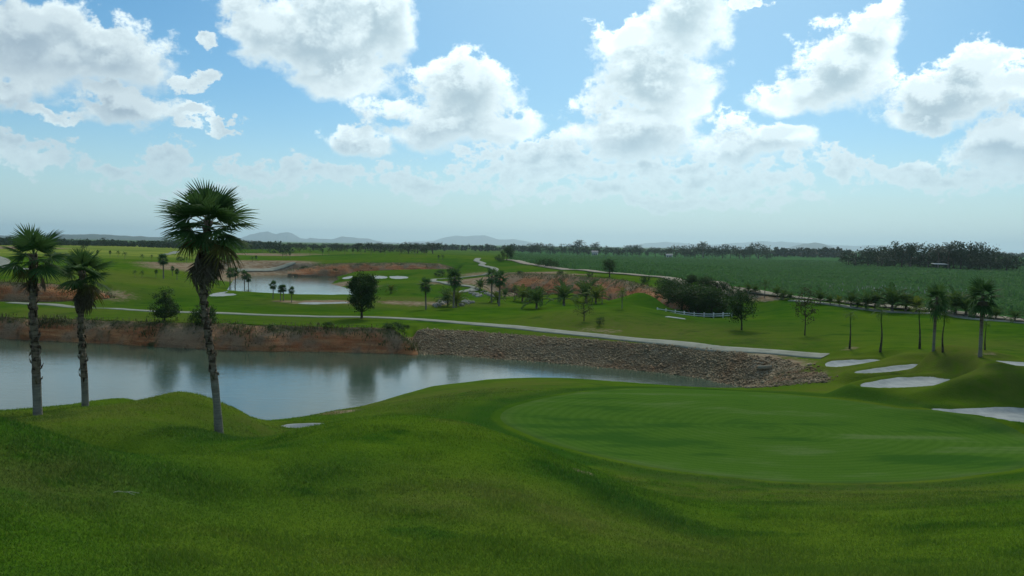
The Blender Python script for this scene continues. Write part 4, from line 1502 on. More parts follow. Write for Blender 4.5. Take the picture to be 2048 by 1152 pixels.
def put_mesh(name, me, m, parent, loc=(0, 0, 0)):
    key = (me.name, m)
    if key not in MCOPY:
        c = me.copy() if me.materials else me
        if c.materials: c.materials.clear()
        c.materials.append(MATS[m])
        MCOPY[key] = c
    o = bpy.data.objects.new(name, MCOPY[key])
    COL.objects.link(o)
    o.parent = parent
    o.location = loc
    return o


def palm(kind, name, label, px, py, ytop, group=None, var=None, wide=1.0, d=None, dmin=0):
    p = ground_at(px, py, dmin) if d is None else at_dist(px, d)
    hm = (py - ytop) * depth(p) / FPX
    v = PROTO[kind][(int(px * 7) if var is None else var) % len(PROTO[kind])]
    hgt = 1.0 if kind in ('fan', 'coco', 'coco_y') else 0.95
    s = hm / hgt
    root = thing(name, label, 'palm tree', p, (px * 1.7) % 6.28, (s * wide, s * wide, s), group)
    for nm, me, m, loc in v:
        put_mesh(nm, me, m, root, loc)
    return root


palm('fan', 'fan_palm', 'tall thin fan palm standing on the right lawn by the mound', 1867, 701, 566, var=0, wide=0.85)
palm('fan', 'fan_palm', 'rightmost fan palm with a heavy crown on the mound', 1960, 713, 556, var=1, wide=0.92)
for q, (px, py, yt, lab) in enumerate([
        (546, 598, 561, 'leftmost of four fan palms in front of the far lake'), (561, 602, 570, 'second of four fan palms in front of the far lake'),
        (567, 602, 568, 'third of four fan palms in front of the far lake'), (583, 605, 573, 'rightmost of four fan palms in front of the far lake'),
        (460, 577, 535, 'leftmost fan palm on the left shore of the far lake'), (470, 576, 534, 'second fan palm on the left shore of the far lake'),
        (489, 579, 540, 'third fan palm on the left shore of the far lake'), (497, 581, 548, 'short fan palm closest to the far lake water'),
        (327, 557, 506, 'solitary tall fan palm on the slope left of the big palm'), (345, 552, 532, 'small fan palm right of the solitary tall one'), (354, 560, 537, 'smallest fan palm just left of the big palm'),
        (852, 619, 554, 'fan palm beside the boulders, right of the dark round tree'), (907, 616, 536, 'tall fan palm above the boulder heap'),
        (983, 605, 536, 'left one of two slim fan palms before the red cut'), (998, 612, 540, 'right one of two slim fan palms before the red cut')]):
    palm('fan', 'fan_palm', lab, px, py, yt, 'fan palms on the course', q)
for q, (px, py, yt) in enumerate([(220, 514, 501), (236, 514, 501), (250, 518, 503), (195, 512, 500), (284, 522, 508), (303, 520, 509), (380, 512, 500), (270, 554, 540), (284, 556, 541), (312, 556, 539), (373, 525, 513),
                                  (505, 524, 512), (512, 523, 511), (565, 516, 504), (572, 516, 505), (580, 517, 503), (600, 508, 496), (690, 509, 494), (706, 510, 495), (722, 509, 493), (742, 511, 496), (770, 510, 495), (800, 511, 497), (830, 512, 498), (852, 512, 499), (540, 507, 496), (525, 505, 494), (645, 511, 498), (658, 511, 496), (620, 510, 497), (877, 522, 510), (885, 521, 509)]):
    palm('coco' if q % 3 else 'fan', 'small_palm', 'tiny palm dotted over the distant fairways', px, py, yt, 'tiny palms on the distant fairways', q)
# feather palms around the right pond
for px, py, yt, kd, lab in [
        (782, 587, 567, 'young_y', 'low yellow-green feather palm right of the dark round tree'),
        (895, 613, 575, 'young', 'low feather palm at the left of the boulder heap'), (912, 615, 578, 'young_y', 'yellow-green feather palm under the tall fan palm'),
        (960, 580, 557, 'young', 'small dark bushy palm by the winding path'),
        (1029, 601, 566, 'coco', 'slim feather palm before the red cut'), (1038, 600, 570, 'coco_y', 'slim yellow-green feather palm beside the pond'),
        (1045, 604, 571, 'young_y', 'bright bushy feather palm left of the pond'), (1060, 604, 576, 'young', 'dark bushy feather palm left of the pond'),
        (1073, 617, 572, 'young', 'feather palm with a pale swollen base in front of the pond'), (1085, 608, 573, 'coco', 'thin feather palm at the left end of the pond'),
        (1010, 596, 575, 'young', 'low feather palm right of the two slim fan palms'), (995, 607, 580, 'young_y', 'short yellow palm under the slim fan palms'),
        (1128, 611, 564, 'young', 'upright spreading feather palm in front of the pond'), (1126, 602, 563, 'coco', 'dark feather palm behind the upright one at the pond'),
        (1172, 606, 556, 'young', 'large dark feather palm on the mound right of the pond'), (1185, 603, 557, 'coco', 'tall feather palm at the back of the mound group'),
        (1192, 607, 569, 'young_y', 'bright yellow-green feather palm on the mound'), (1204, 608, 572, 'coco_y', 'thin bright feather palm at the right of the mound group'),
        (1244, 617, 574, 'coco_y', 'lone thin yellow-green palm on the mound crest')]:
    palm(kd, 'feather_palm', lab, px, py, yt, 'feather palms round the pond', wide=0.78)
# young palms between the cart path and the dirt road
row = [(1529, 596, 559, 'coco'), (1497, 585, 566, 'young'), (1510, 588, 568, 'young'), (1554, 595, 572, 'young'), (1566, 599, 577, 'young'), (1580, 600, 582, 'young'),
       (1641, 607, 579, 'young'), (1660, 609, 589, 'young'), (1678, 611, 591, 'young_y'), (1702, 614, 582, 'young'), (1715, 615, 597, 'young'), (1731, 618, 584, 'young'), (1750, 619, 580, 'young'),
       (1785, 623, 571, 'young'), (1811, 622, 580, 'young'), (1832, 625, 589, 'young_y'), (1888, 625, 583, 'young'), (1911, 631, 577, 'young'), (1932, 634, 584, 'young'), (1992, 640, 612, 'young'), (2030, 644, 618, 'young')]
ordn = ['first', 'second', 'third', 'fourth', 'fifth', 'sixth', 'seventh', 'eighth', 'ninth', 'tenth', 'eleventh', 'twelfth', 'thirteenth', 'fourteenth', 'fifteenth', 'sixteenth', 'seventeenth', 'eighteenth', 'nineteenth', 'twentieth', 'last']
order = sorted(range(len(row)), key=lambda k: row[k][0])
for r_, k in enumerate(order):
    px, py, yt, kd = row[k]
    adj = 'yellowish ' if kd.endswith('y') else 'tall slim ' if kd == 'coco' else ''
    palm(kd, 'young_palm', adj + 'young palm, ' + ordn[r_] + ' from the left in the row along the dirt road', px, py, yt, 'young palms along the dirt road', wide=0.8)
# slender palms: dark tapering stem, pale shaft, small crown
me, top = stem(0.62, 0.026, 0.010, 0, 3)
sh = MB(); sh.tube(np.array([(0, 0, 0), (0, 0, 0.12), (0, 0, 0.25)]), [0.013, 0.013, 0.008], 6)
shm = sh.mesh('crown_shaft', True)
cr = crown_feather(33, 10, 0.22, 1.3, -0.3, 1.5, 12, 0.4, 0.03)
for q, (px, py, yt, m, lab) in enumerate([(1699, 697, 620, 'feather_leaf', 'slender palm with dark stem, first of five on the right lawn'), (1760, 704, 612, 'feather_leaf', 'slender palm with dark stem, second of five on the right lawn'),
                                          (1839, 698, 606, 'yellow_leaf', 'leaning slender palm with yellow tuft left of the tall fan palm'), (1886, 704, 622, 'yellow_leaf', 'slender palm with yellow tuft right of the tall fan palm'),
                                          (1970, 700, 640, 'feather_leaf', 'slender palm half behind the rightmost fan palm')]):
    p = ground_at(px, py)
    s = (py - yt) * depth(p) / FPX / 0.97
    root = thing('slender_palm', lab, 'palm tree', p, q * 1.3, s, 'slender young palms on the right lawn')
    if q == 2: root.rotation_euler = (0, -0.05, 0)
    put_mesh('trunk', me, 'dark_bark', root)
    put_mesh('crown_shaft', shm, 'feather_leaf', root, (0, 0, 0.61))
    put_mesh('crown', cr, m, root, (0, 0, 0.84))

# ------------------------------------------------------------------ broadleaf trees
def leaves(mb, C, size, rng, up=0.4):
    n = len(C)
    nrm = rng.normal(size=(n, 3)); nrm[:, 2] += up
    nrm /= np.linalg.norm(nrm, axis=1)[:, None]
    a = np.cross(nrm, rng.normal(size=(n, 3))); a /= np.linalg.norm(a, axis=1)[:, None]
    b = np.cross(nrm, a)
    s = size * rng.uniform(0.6, 1.3, n)[:, None]
    v = np.stack([C + a * s, C + b * s * 0.55, C - a * s, C - b * s * 0.55], 1).reshape(-1, 3)
    mb.add(v, np.arange(4 * n).reshape(-1, 4))


def tree_parts(seed, h=1.0, cw=0.5, ch=0.8, base_h=0.2, nclump=40, nleaf=40, leaf=0.02, cr=0.10, trunk=0.03, shape='round', up=0.4, twig=True):
    """one metre unit tree: (trunk mesh, crown mesh)"""
    rng = np.random.default_rng(seed)
    tb, cb = MB(), MB()
    cen = []
    tries = 0
    while len(cen) < nclump and tries < 4000:
        tries += 1
        p = rng.uniform(-1, 1, 3)
        r = math.hypot(p[0], p[1])
        z = (p[2] + 1) / 2
        if shape == 'round': lim = math.sqrt(max(0, 1 - p[2] ** 2))
        elif shape == 'cone': lim = (1 - z) ** 0.7 * min(1, z * 6 + 0.35)
        elif shape == 'umbrella': lim = 1.0 if z > 0.45 else 0.25 + z; lim *= math.sqrt(max(0, 1 - max(0, z - 0.5) ** 2 * 3))
        else: lim = 0.6 + 0.4 * math.sin(z * 3.1)
        ang = math.atan2(p[1], p[0])
        lim *= 1 + 0.28 * math.sin(ang * 2 + seed) * math.cos(z * 5 + seed) + rng.uniform(-0.08, 0.08)
        if r > lim or (r < lim * 0.35 and rng.random() < 0.6): continue
        cen.append((p[0] * cw / 2, p[1] * cw / 2, base_h + z * ch))
    cen = np.array(cen)
    t = np.linspace(0, 1, 7)
    topz = base_h + ch * 0.7
    p = np.column_stack([0.02 * np.sin(t * 4 + seed), 0.02 * np.cos(t * 3 + seed) - 0.02, t * topz]); p[0, 2] = -0.06
    tb.tube(p, np.interp(t, [0, 0.1, 1], [trunk * 1.35, trunk, trunk * 0.3]), 7)
    if twig:
        for c in cen[rng.permutation(len(cen))[:max(6, len(cen) // 3)]]:
            zz = np.clip(c[2] - 0.25 * ch * rng.uniform(0.5, 1.2), base_h * 0.8, topz * 0.95)
            k = np.interp(zz, p[:, 2], np.arange(7)); o = np.array([np.interp(k, np.arange(7), p[:, q]) for q in range(3)])
            m_ = (o + c) / 2 + np.array([0, 0, -0.02])
            tb.tube(np.array([o, m_, c]), [trunk * 0.42, trunk * 0.28, trunk * 0.10], 4, False)
    for c in cen:
        n = int(nleaf * rng.uniform(0.6, 1.4))
        q = rng.normal(size=(n, 3)) * cr * np.array([0.55, 0.55, 0.42]) * rng.uniform(0.7, 1.25)
        leaves(cb, c + q, leaf, rng, up)
    return tb.mesh('trunk', True), cb.mesh('crown')


def tree(name, label, parts, m, px, py, ytop, wide=1.0, group=None, d=None, cat='tree', bark='dark_bark', unit=1.0, dmin=0):
    p = ground_at(px, py, dmin) if d is None else at_dist(px, d)
    s = (py - ytop) * depth(p) / FPX / unit if d is None else (seen(px, ytop, d)[2] - p[2]) / unit
    root = thing(name, label, cat, p, (px * 2.3) % 6.28, (s * wide, s * wide, s), group)
    put_mesh('trunk', parts[0], bark, root)
    put_mesh('crown', parts[1], m, root)
    return root


tree('broadleaf_tree', 'dense dark round tree beside the cart path', tree_parts(1, cw=0.64, ch=0.80, base_h=0.17, nclump=150, nleaf=70, leaf=0.018, cr=0.085, trunk=0.026), 'tree_leaf', 725, 637, 545, 1.0, unit=1.0)
tree('broadleaf_tree', 'mid green bushy tree growing on the bank top', tree_parts(2, cw=0.72, ch=0.86, base_h=0.10, nclump=90, nleaf=55, leaf=0.018, cr=0.10, trunk=0.02, shape='cone'), 'bush_leaf', 329, 643, 563, 1.05)
tree('bush', 'dark bush on the red bank behind the big palm trunk', tree_parts(3, cw=1.0, ch=0.9, base_h=0.05, nclump=90, nleaf=50, leaf=0.028, cr=0.13, trunk=0.02), 'tree_leaf', 408, 655, 605, 1.1, cat='bush', dmin=70)
tree('broadleaf_tree', 'dark tree with rounded crown standing on the right lawn', tree_parts(4, cw=0.74, ch=0.78, base_h=0.20, nclump=80, nleaf=48, leaf=0.020, cr=0.10, trunk=0.020), 'tree_leaf', 1481, 660, 578, 1.0)
tree('broadleaf_tree', 'sparse thin tree with few leaves on the right lawn', tree_parts(5, cw=0.46, ch=0.72, base_h=0.26, nclump=60, nleaf=16, leaf=0.018, cr=0.07, trunk=0.013, up=0.1), 'sparse_leaf', 1610, 671, 573, 1.0)
tree('bush', 'loose grey-green shrub on the mound above the path', tree_parts(6, cw=0.8, ch=0.80, base_h=0.18, nclump=60, nleaf=22, leaf=0.018, cr=0.10, trunk=0.02), 'sparse_leaf', 1168, 642, 594, 1.0, cat='bush')
tree('bush', 'small low bush beside the grey-green shrub', tree_parts(7, cw=1.1, ch=0.9, base_h=0.05, nclump=40, nleaf=30, leaf=0.035, cr=0.16, trunk=0.02), 'bush_leaf', 1200, 652, 632, 1.0, cat='bush')
tree('broadleaf_tree', 'single dark tree at the edge of the cane beside the dirt road', tree_parts(8, cw=0.72, ch=0.74, base_h=0.24, nclump=70, nleaf=40, leaf=0.024, cr=0.11, trunk=0.035), 'tree_leaf', 1218, 554, 518, 1.0)
tree('broadleaf_tree', 'round tree at the head of the dirt road', tree_parts(9, cw=0.9, ch=0.80, base_h=0.18, nclump=60, nleaf=40, leaf=0.028, cr=0.13, trunk=0.03), 'tree_leaf', 1015, 521, 490, 0.95)
thl = ['leftmost spreading tree of the thicket behind the white fence', 'tallest spreading tree of the thicket behind the white fence', 'spreading tree right of the tallest one in the thicket', 'rightmost spreading tree of the thicket behind the white fence',
       'low front tree at the left of the thicket by the fence', 'low front tree at the right of the thicket by the fence', 'low front tree in the middle of the thicket by the fence']
thk = [(1352, 611, 556, 1.2), (1385, 613, 549, 1.15), (1412, 614, 553, 1.15), (1440, 614, 561, 1.1), (1366, 614, 572, 1.3), (1430, 615, 574, 1.3), (1398, 615, 568, 1.3)]
tp = [tree_parts(20 + q, cw=1.05, ch=0.86, base_h=0.08, nclump=110, nleaf=48, leaf=0.024, cr=0.12, trunk=0.03, shape='umbrella') for q in range(2)]
for q, (px, py, yt, wd) in enumerate(thk):
    tree('spreading_tree', thl[q], tp[q % 2], 'tree_leaf', px, py, yt, wd, 'thicket behind the white fence', d=117 - (px - 1352) * 0.06 + (3 if q < 4 else -3))
# low growth on the banks and along the road
bp = [tree_parts(30 + q, cw=1.3, ch=0.9, base_h=0.02, nclump=34, nleaf=34, leaf=0.045, cr=0.2, trunk=0.015, twig=False) for q in range(3)]
low = [(790, 660, 642, 'tall grey-green scrub at the right end of the red bank', 70), (806, 663, 648, 'dark scrub where the stones meet the red bank', 70), (775, 657, 645, 'scrub on the brow of the red bank', 70), (545, 665, 646, 'scrub in the gully of the red bank', 70), (262, 668, 648, 'scrub hanging on the tan bank below the bushy tree', 70),
       (242, 660, 643, 'green scrub on the bank left of the bushy tree', 70), (35, 652, 634, 'scrub on the red bank at the left edge', 70), (95, 655, 638, 'scrub on the red bank between the left palms', 70), (190, 652, 636, 'scrub on the red bank right of the second palm', 70), (405, 685, 660, 'low dark growth under the bush behind the big palm', 70), (655, 655, 643, 'small scrub on the red bank left of the dark round tree', 70),
       (1080, 532, 519, 'dark bushes by the dirt road in front of the cane', 0), (1095, 534, 515, 'tallest bush by the dirt road in front of the cane', 0), (1108, 536, 521, 'low bush by the dirt road in front of the cane', 0), (1000, 523, 508, 'bush left of the round tree at the road head', 0),
       (1040, 549, 540, 'low scrub above the red cut, left end', 0), (1120, 551, 541, 'low scrub above the red cut, middle', 0), (1180, 553, 543, 'low scrub above the red cut under the lone tree', 0), (1290, 566, 550, 'scrub on the shoulder of the red cut', 0), (1325, 577, 556, 'tall scrub left of the thicket', 0), (1470, 592, 570, 'scrub at the right end of the thicket', 0),
       (60, 600, 578, 'dark shrub before the red cut left', 98), (108, 602, 572, 'dark shrub between the two left palms', 98), (455, 527, 514, 'round dark shrub right of the big palm crown', 0), (360, 522, 512, 'low shrub on the far fairway behind the big palm', 0), (610, 545, 531, 'shrub at the left foot of the red cliff', 0), (640, 547, 537, 'second shrub at the foot of the red cliff', 0),
       (880, 553, 538, 'dark shrub at the right end of the red cliff', 0), (905, 551, 535, 'dark scrub filling the gully right of the red cliff', 0)]
for q, (px, py, yt, lab, dm) in enumerate(low):
    tree('shrub', lab, bp[q % 3], 'bush_leaf' if q % 2 else 'tree_leaf', px, py, yt, 1.25 if q < 11 else 1.0, 'scrub on the banks', cat='shrub', unit=0.9, dmin=dm)

# distant trees one can tell apart
FT = [tree_parts(40 + q, cw=0.95 + 0.15 * (q % 3), ch=0.85, base_h=0.10, nclump=46, nleaf=22, leaf=0.042, cr=0.15, trunk=0.03, shape=('round', 'umbrella', 'round', 'tall')[q % 4], twig=False) for q in range(6)]


def far_row(name, lab, items, d, group, m='far_leaf'):
    for q, (px, py, yt, wd) in enumerate(items):
        dd_ = d + (q * 37 % 23 - 11) * d * 0.004
        p = at_dist(px, dd_)
        top = seen(px, yt, dd_)[2]
        s = max(1.5, top - p[2])
        root = thing(name, lab, 'tree', p, q * 1.1, (s * wd, s * wd, s), group)
        a, b = FT[(q * 5 + int(px)) % 6]
        put_mesh('trunk', a, 'dark_bark', root); put_mesh('crown', b, m, root)


rg = np.random.default_rng(5)
gr = [(1712, 528, 497, 1.3), (1735, 527, 496, 1.3), (1755, 527, 493, 1.2), (1775, 526, 489, 1.0), (1792, 526, 482, 1.0), (1806, 526, 486, 1.0), (1840, 528, 489, 1.2), (1858, 528, 491, 1.3), (1892, 528, 490, 1.1), (1908, 528, 483, 0.9), (1925, 528, 484, 0.9), (1945, 529, 493, 1.2), (1960, 529, 487, 0.9), (1974, 529, 490, 0.9), (1998, 530, 505, 1.3), (2015, 531, 504, 1.2), (1820, 529, 507, 1.5), (1780, 529, 512, 2.0), (1850, 530, 510, 2.0), (1900, 530, 509, 1.8), (1940, 530, 511, 1.8), (1690 + 8, 528, 505, 1.3), (1875, 530, 512, 1.8), (1765, 528, 508, 1.6), (1980, 531, 512, 1.8), (2028, 531, 514, 1.5)]
far_row('grove_tree', 'dark tree in the grove standing in the cane at the right', gr, 455, 'grove in the cane field')
gm2 = [(1065, 488), (1080, 486), (1100, 487), (1125, 487), (1140, 486), (1155, 483), (1178, 487), (1195, 487), (1212, 492), (1228, 493), (1255, 491), (1266, 489), (1278, 490), (1310, 494), (1330, 494), (1352, 491), (1370, 492), (1390, 488), (1408, 487), (1425, 492), (1445, 489), (1462, 490), (1480, 493), (1500, 492), (1517, 486), (1535, 496), (1110, 494), (1170, 495), (1240, 497), (1295, 498), (1380, 497), (1435, 497), (1490, 498)]
far_row('distant_tree', 'dark tree in the long tree line beyond the cane field', [(a, 0, b, 0.9 + rg.uniform(-.1, .5)) for a, b in gm2], 760, 'tree line beyond the cane')
um = [(560 + k * 17 + rg.uniform(-5, 5), 0, 486 + rg.uniform(-2.5, 4), rg.uniform(1.1, 1.8)) for k in range(19)]
far_row('distant_tree', 'dark spreading tree in the row behind the far hill', um, 520, 'tree row behind the far hill')
far_row('distant_tree', 'dark lone tree in the yellow-green field behind the second palm', [(167, 0, 477, 1.0)], 420, None)
far_row('distant_tree', 'broad dark tree in the yellow-green field left of the big palm', [(208, 0, 476, 1.5)], 640, None)
for q, (px, yt, d, lab) in enumerate([(1160, 479, 730, 'tall coconut palm above the tree line at the centre'), (1191, 484, 735, 'second coconut palm above the tree line at the centre'), (1406, 483, 740, 'coconut palm above the tree line right of centre'), (1822, 484, 440, 'coconut palm in the middle of the right grove'), (1877, 488, 440, 'coconut palm right of the middle of the right grove'), (1897, 485, 445, 'coconut palm beside the tallest trees of the right grove')]):
    p = at_dist(px, d)
    s = seen(px, yt, d)[2] - p[2]
    root = thing('coconut_palm', lab, 'palm tree', p, q, s)
    for nm, me, m, loc in PROTO['coco'][q % 3]:
        put_mesh(nm, me, 'far_leaf' if nm == 'crown' else m, root, loc)


# far woods that read as one mass
def wood(label, spans, per, seed):
    rng = np.random.default_rng(seed)
    mb = MB()
    for x0, x1, yb, yt, d0, d1 in spans:
        n = int((x1 - x0) * per)
        for q in range(n):
            px = rng.uniform(x0, x1); d = rng.uniform(d0, d1)
            p = at_dist(px, d)
            h = max(2.0, (seen(px, yt + rng.normal() * 1.1 + 1.0, d)[2] - p[2]) * rng.uniform(0.7, 1.05))
            w = h * rng.uniform(0.5, 0.9)
            k = 46
            c = rng.normal(size=(k, 3)); c /= np.linalg.norm(c, axis=1)[:, None]
            c *= rng.uniform(0.5, 1.0, (k, 1))
            C = p + c * np.array([w * 0.55, w * 0.55, h * 0.48]) + np.array([0, 0, h * 0.5])
            leaves(mb, C, h * 0.15, rng, 0.3)
    me = mb.mesh('forest')
    tag(link('forest', me, MATS['far_leaf']), label, 'forest', None, 'stuff')


wood('band of forest along the left horizon', [(-260, 40, 490, 473, 640, 760), (40, 130, 490, 476, 700, 800), (120, 520, 492, 479, 700, 850), (-260, 520, 493, 484, 560, 640), (480, 560, 492, 482, 600, 700)], 0.85, 3)
wood('distant flat woods along the central and right horizon', [(520, 900, 494, 487, 900, 1200), (860, 1080, 494, 488, 900, 1100), (1050, 1700, 502, 498, 1100, 1500), (1550, 1690, 500, 493, 950, 1050), (1690, 2300, 508, 504, 1500, 2200)], 0.5, 4)

# ------------------------------------------------------------------ weeds on the cut banks
def bank_weeds():
    vs_, f4s, f3s, n0 = [], [], [], 0
    for q, (bv, bu) in enumerate(BANKV):
        clump = fbm(bv * np.array([0.35, 0.35, 0.6]), 4, 200 + q)
        p_ = np.clip((bu - 0.55) * 1.6, 0, 1) + np.clip(clump - 0.12, 0, 1) * 3.5
        reps = {0: 3, 1: 3, 2: 3, 3: 3}[q]
        for r in range(reps):
            ok_ = (RNG.random(len(bv)) < p_ * 0.9) & (bv[:, 2] > 0.25)
            Pn = bv[ok_] + RNG.normal(size=(ok_.sum(), 3)) * np.array([0.2, 0.2, 0.05])
            hh = RNG.uniform(0.15, 0.5, len(Pn)) * (1 if q == 0 else 0.75) * (0.6 + np.clip(clump[ok_] + 0.3, 0, 1))
            v, f4, f3 = blades(Pn, hh, np.full(len(Pn), 0.035 if q < 2 else 0.045), RNG, 1.1, 2)
            vs_.append(v); f4s.append(f4 + n0); f3s.append(f3 + n0); n0 += len(v)
    return make_mesh('bank_weeds', np.vstack(vs_), [np.vstack(f4s), np.vstack(f3s)])


# ------------------------------------------------------------------ cane field
def blades(P, h, w, rng, lean=0.35, k=2):
    """tapering leaf blades, k segments, bent over"""
    n = len(P)
    a = rng.uniform(0, 2 * math.pi, n)
    out = np.column_stack([np.cos(a), np.sin(a), np.zeros(n)])
    side = np.column_stack([-np.sin(a), np.cos(a), np.zeros(n)])
    ln = rng.uniform(0.2, 1.0, n) * lean
    h = np.asarray(h)[:, None]; w = np.asarray(w)[:, None]
    z = np.array([0, 0, 1.0])
    if k == 1:
        v = np.stack([P - side * w, P + side * w, P + out * ln[:, None] * h + z * h], 1)
        return v.reshape(-1, 3), np.arange(3 * n).reshape(-1, 3), None
    mid = P + out * ln[:, None] * h * 0.35 + z * h * 0.62
    tip = P + out * ln[:, None] * h * 1.15 + z * h * (1 - 0.25 * ln[:, None])
    v = np.stack([P - side * w, P + side * w, mid + side * w * 0.9, mid - side * w * 0.9, tip], 1).reshape(-1, 3)
    b = (np.arange(n) * 5)[:, None]
    return v, b + np.array([[0, 1, 2, 3]]), b + np.array([[3, 2, 4]])


tag(link('bank_weeds', bank_weeds(), MATS['weed_leaf']), 'dry grass and weeds growing on the cut earth banks', 'weeds', None, 'stuff')
N = 150000
az = RNG.uniform(az_of(1018), az_of(2200), N)
dd = np.exp(RNG.uniform(math.log(100), math.log(720), N))
by = beyond_road(az, dd)
x, y = np.sin(az) * dd, np.cos(az) * dd
gap = fbm(np.column_stack([x * 0.012, y * 0.05, np.zeros(N)]), 3, 77)
ok = (by > 4.5 + 2 * RNG.random(N)) & (dd < 700)
az, dd, x, y, gap = az[ok], dd[ok], x[ok], y[ok], gap[ok]
P = np.column_stack([x, y, grid_z(x, y) - 0.1])
h = (1.15 + 0.5 * gap) * RNG.uniform(0.8, 1.12, len(P)) * np.clip(beyond_road(az, dd) / 14, 0.45, 1)
h = h * (0.5 + 0.5 * sstep(gap, -0.42, -0.25))
v, f4, f3 = blades(P, h, 0.035 + dd * 0.00042, RNG, 0.9, 2)
tag(link('sugar_cane', make_mesh('sugar_cane', v, [f4, f3]), MATS['cane_leaf']), 'dense green sugar cane filling the flat field at the right', 'crop', None, 'stuff')
# pale flower plumes near the road
N = 170
px = RNG.uniform(1650, 2000, N)
P = np.array([at_dist(a, np.interp(az_of(a), road_az[ro], road_d[ro]) + RNG.uniform(16, 46)) for a in px])
P = P[np.abs(px - 1800) < 150 * RNG.uniform(0.3, 1.3, N)]
P[:, 2] += RNG.uniform(0.9, 1.35, len(P))
v, f4, f3 = blades(P, RNG.uniform(0.3, 0.55, len(P)), np.full(len(P), 0.06), RNG, 0.5, 2)
tag(link('cane_plumes', make_mesh('cane_plumes', v, [f4, f3]), MATS['plume']), 'pale flower plumes above the cane near the road', 'plumes', None, 'stuff')

# ------------------------------------------------------------------ fence, boulders, pipe, small houses
fx = [(1318, 618), (1335, 618.5), (1354, 620), (1372, 619.8), (1392, 619), (1412, 617.5), (1431, 616.5), (1450, 614), (1468, 612)]
fp = [at_dist(px, 106 - k * 0.35) for k, (px, py) in enumerate(fx)]
root = thing('rail_fence', 'white post and rail fence in front of the dark thicket', 'fence', fp[0])
o0 = fp[0]
pm = MB(); pm.box((0, 0, 0.22), (0.12, 0.12, 0.84)); pm.box((0, 0, 0.655), (0.15, 0.15, 0.03)); pm_ = pm.mesh('post')
for k, p in enumerate(fp):
    put_mesh('post', pm_, 'white_paint', root, tuple(p - o0))
    if k:
        for hz in (0.26, 0.50):
            a, b = fp[k - 1] - o0 + np.array([0, 0, hz]), p - o0 + np.array([0, 0, hz])
            e = b - a; L = np.linalg.norm(e); e /= L
            s_ = np.cross([0, 0, 1], e); s_ /= np.linalg.norm(s_); u_ = np.cross(e, s_)
            rb = MB(); rb.box((a + b) / 2 + s_ * (-0.085), (L - 0.02, 0.04, 0.10), np.column_stack([e, s_, u_]))
            link('rail', rb.mesh('rail'), MATS['white_paint'], root)

bl = []
for q in range(6):
    rr = np.random.default_rng(q)
    bl.append(rocks_mesh('boulder', np.zeros((1, 3)), [0.5], rr, 0.8))
spots = [(868, 612), (874, 610), (880, 607), (886, 604), (892, 600), (897, 597), (872, 614), (884, 609), (890, 606), (880, 612), (894, 603), (901, 595),
         (920, 609), (926, 606), (931, 605), (937, 604), (922, 612), (932, 608), (940, 607), (946, 606)]
for q, (px, py) in enumerate(spots):
    p = ground_at(px, py); p[2] += 0.10
    o = put_mesh('boulder', bl[q % 6], 'pale_stone', None, tuple(p))
    o.rotation_euler = (0, 0, q * 1.3); o.scale = (0.55 + 0.2 * (q % 3),) * 3
    tag(o, 'pale boulder in the heap left of the tall fan palm' if q < 12 else 'pale boulder in the low heap right of the tall fan palm', 'boulder', 'left boulder heap' if q < 12 else 'right boulder heap')
for q in range(26):
    px, py = 940 + (q * 7.3) % 62, 583 + (q * 3.1) % 12
    p = ground_at(px, py); p[2] += 0.08
    o = put_mesh('boulder', bl[q % 6], 'pale_stone', None, tuple(p))
    o.rotation_euler = (0, 0, q * 2.1); o.scale = (0.4 + 0.15 * (q % 4),) * 3
    tag(o, 'grey boulder strewn at the left end of the pond', 'boulder', 'boulders at the pond')
p = ground_at(1525, 742, 50)
mb = MB()
th = np.arange(16) * 2 * math.pi / 16
for r0, x0, x1 in ((0.21, -0.9, 0.45),):
    ring = lambda r, x: np.column_stack([np.full(16, x), np.cos(th) * r, np.sin(th) * r])
    v = np.vstack([ring(r0, x0), ring(r0, x1), ring(r0 * 0.8, x1), ring(r0 * 0.8, x0)])
    j = np.arange(16); j2 = (j + 1) % 16
    mb.add(v, np.vstack([np.stack([j + a * 16, j2 + a * 16, j2 + ((a + 1) % 4) * 16, j + ((a + 1) % 4) * 16], -1) for a in range(4)]))
o = link('drain_pipe', mb.mesh('drain_pipe', False), MATS['dirt_track'])
o.location = p + np.array([0, 0, 0.25]); o.rotation_euler = (0, 0.12, 2.75); o.scale = (0.75,) * 3
tag(o, 'short concrete drain pipe poking out of the stony bank', 'pipe')


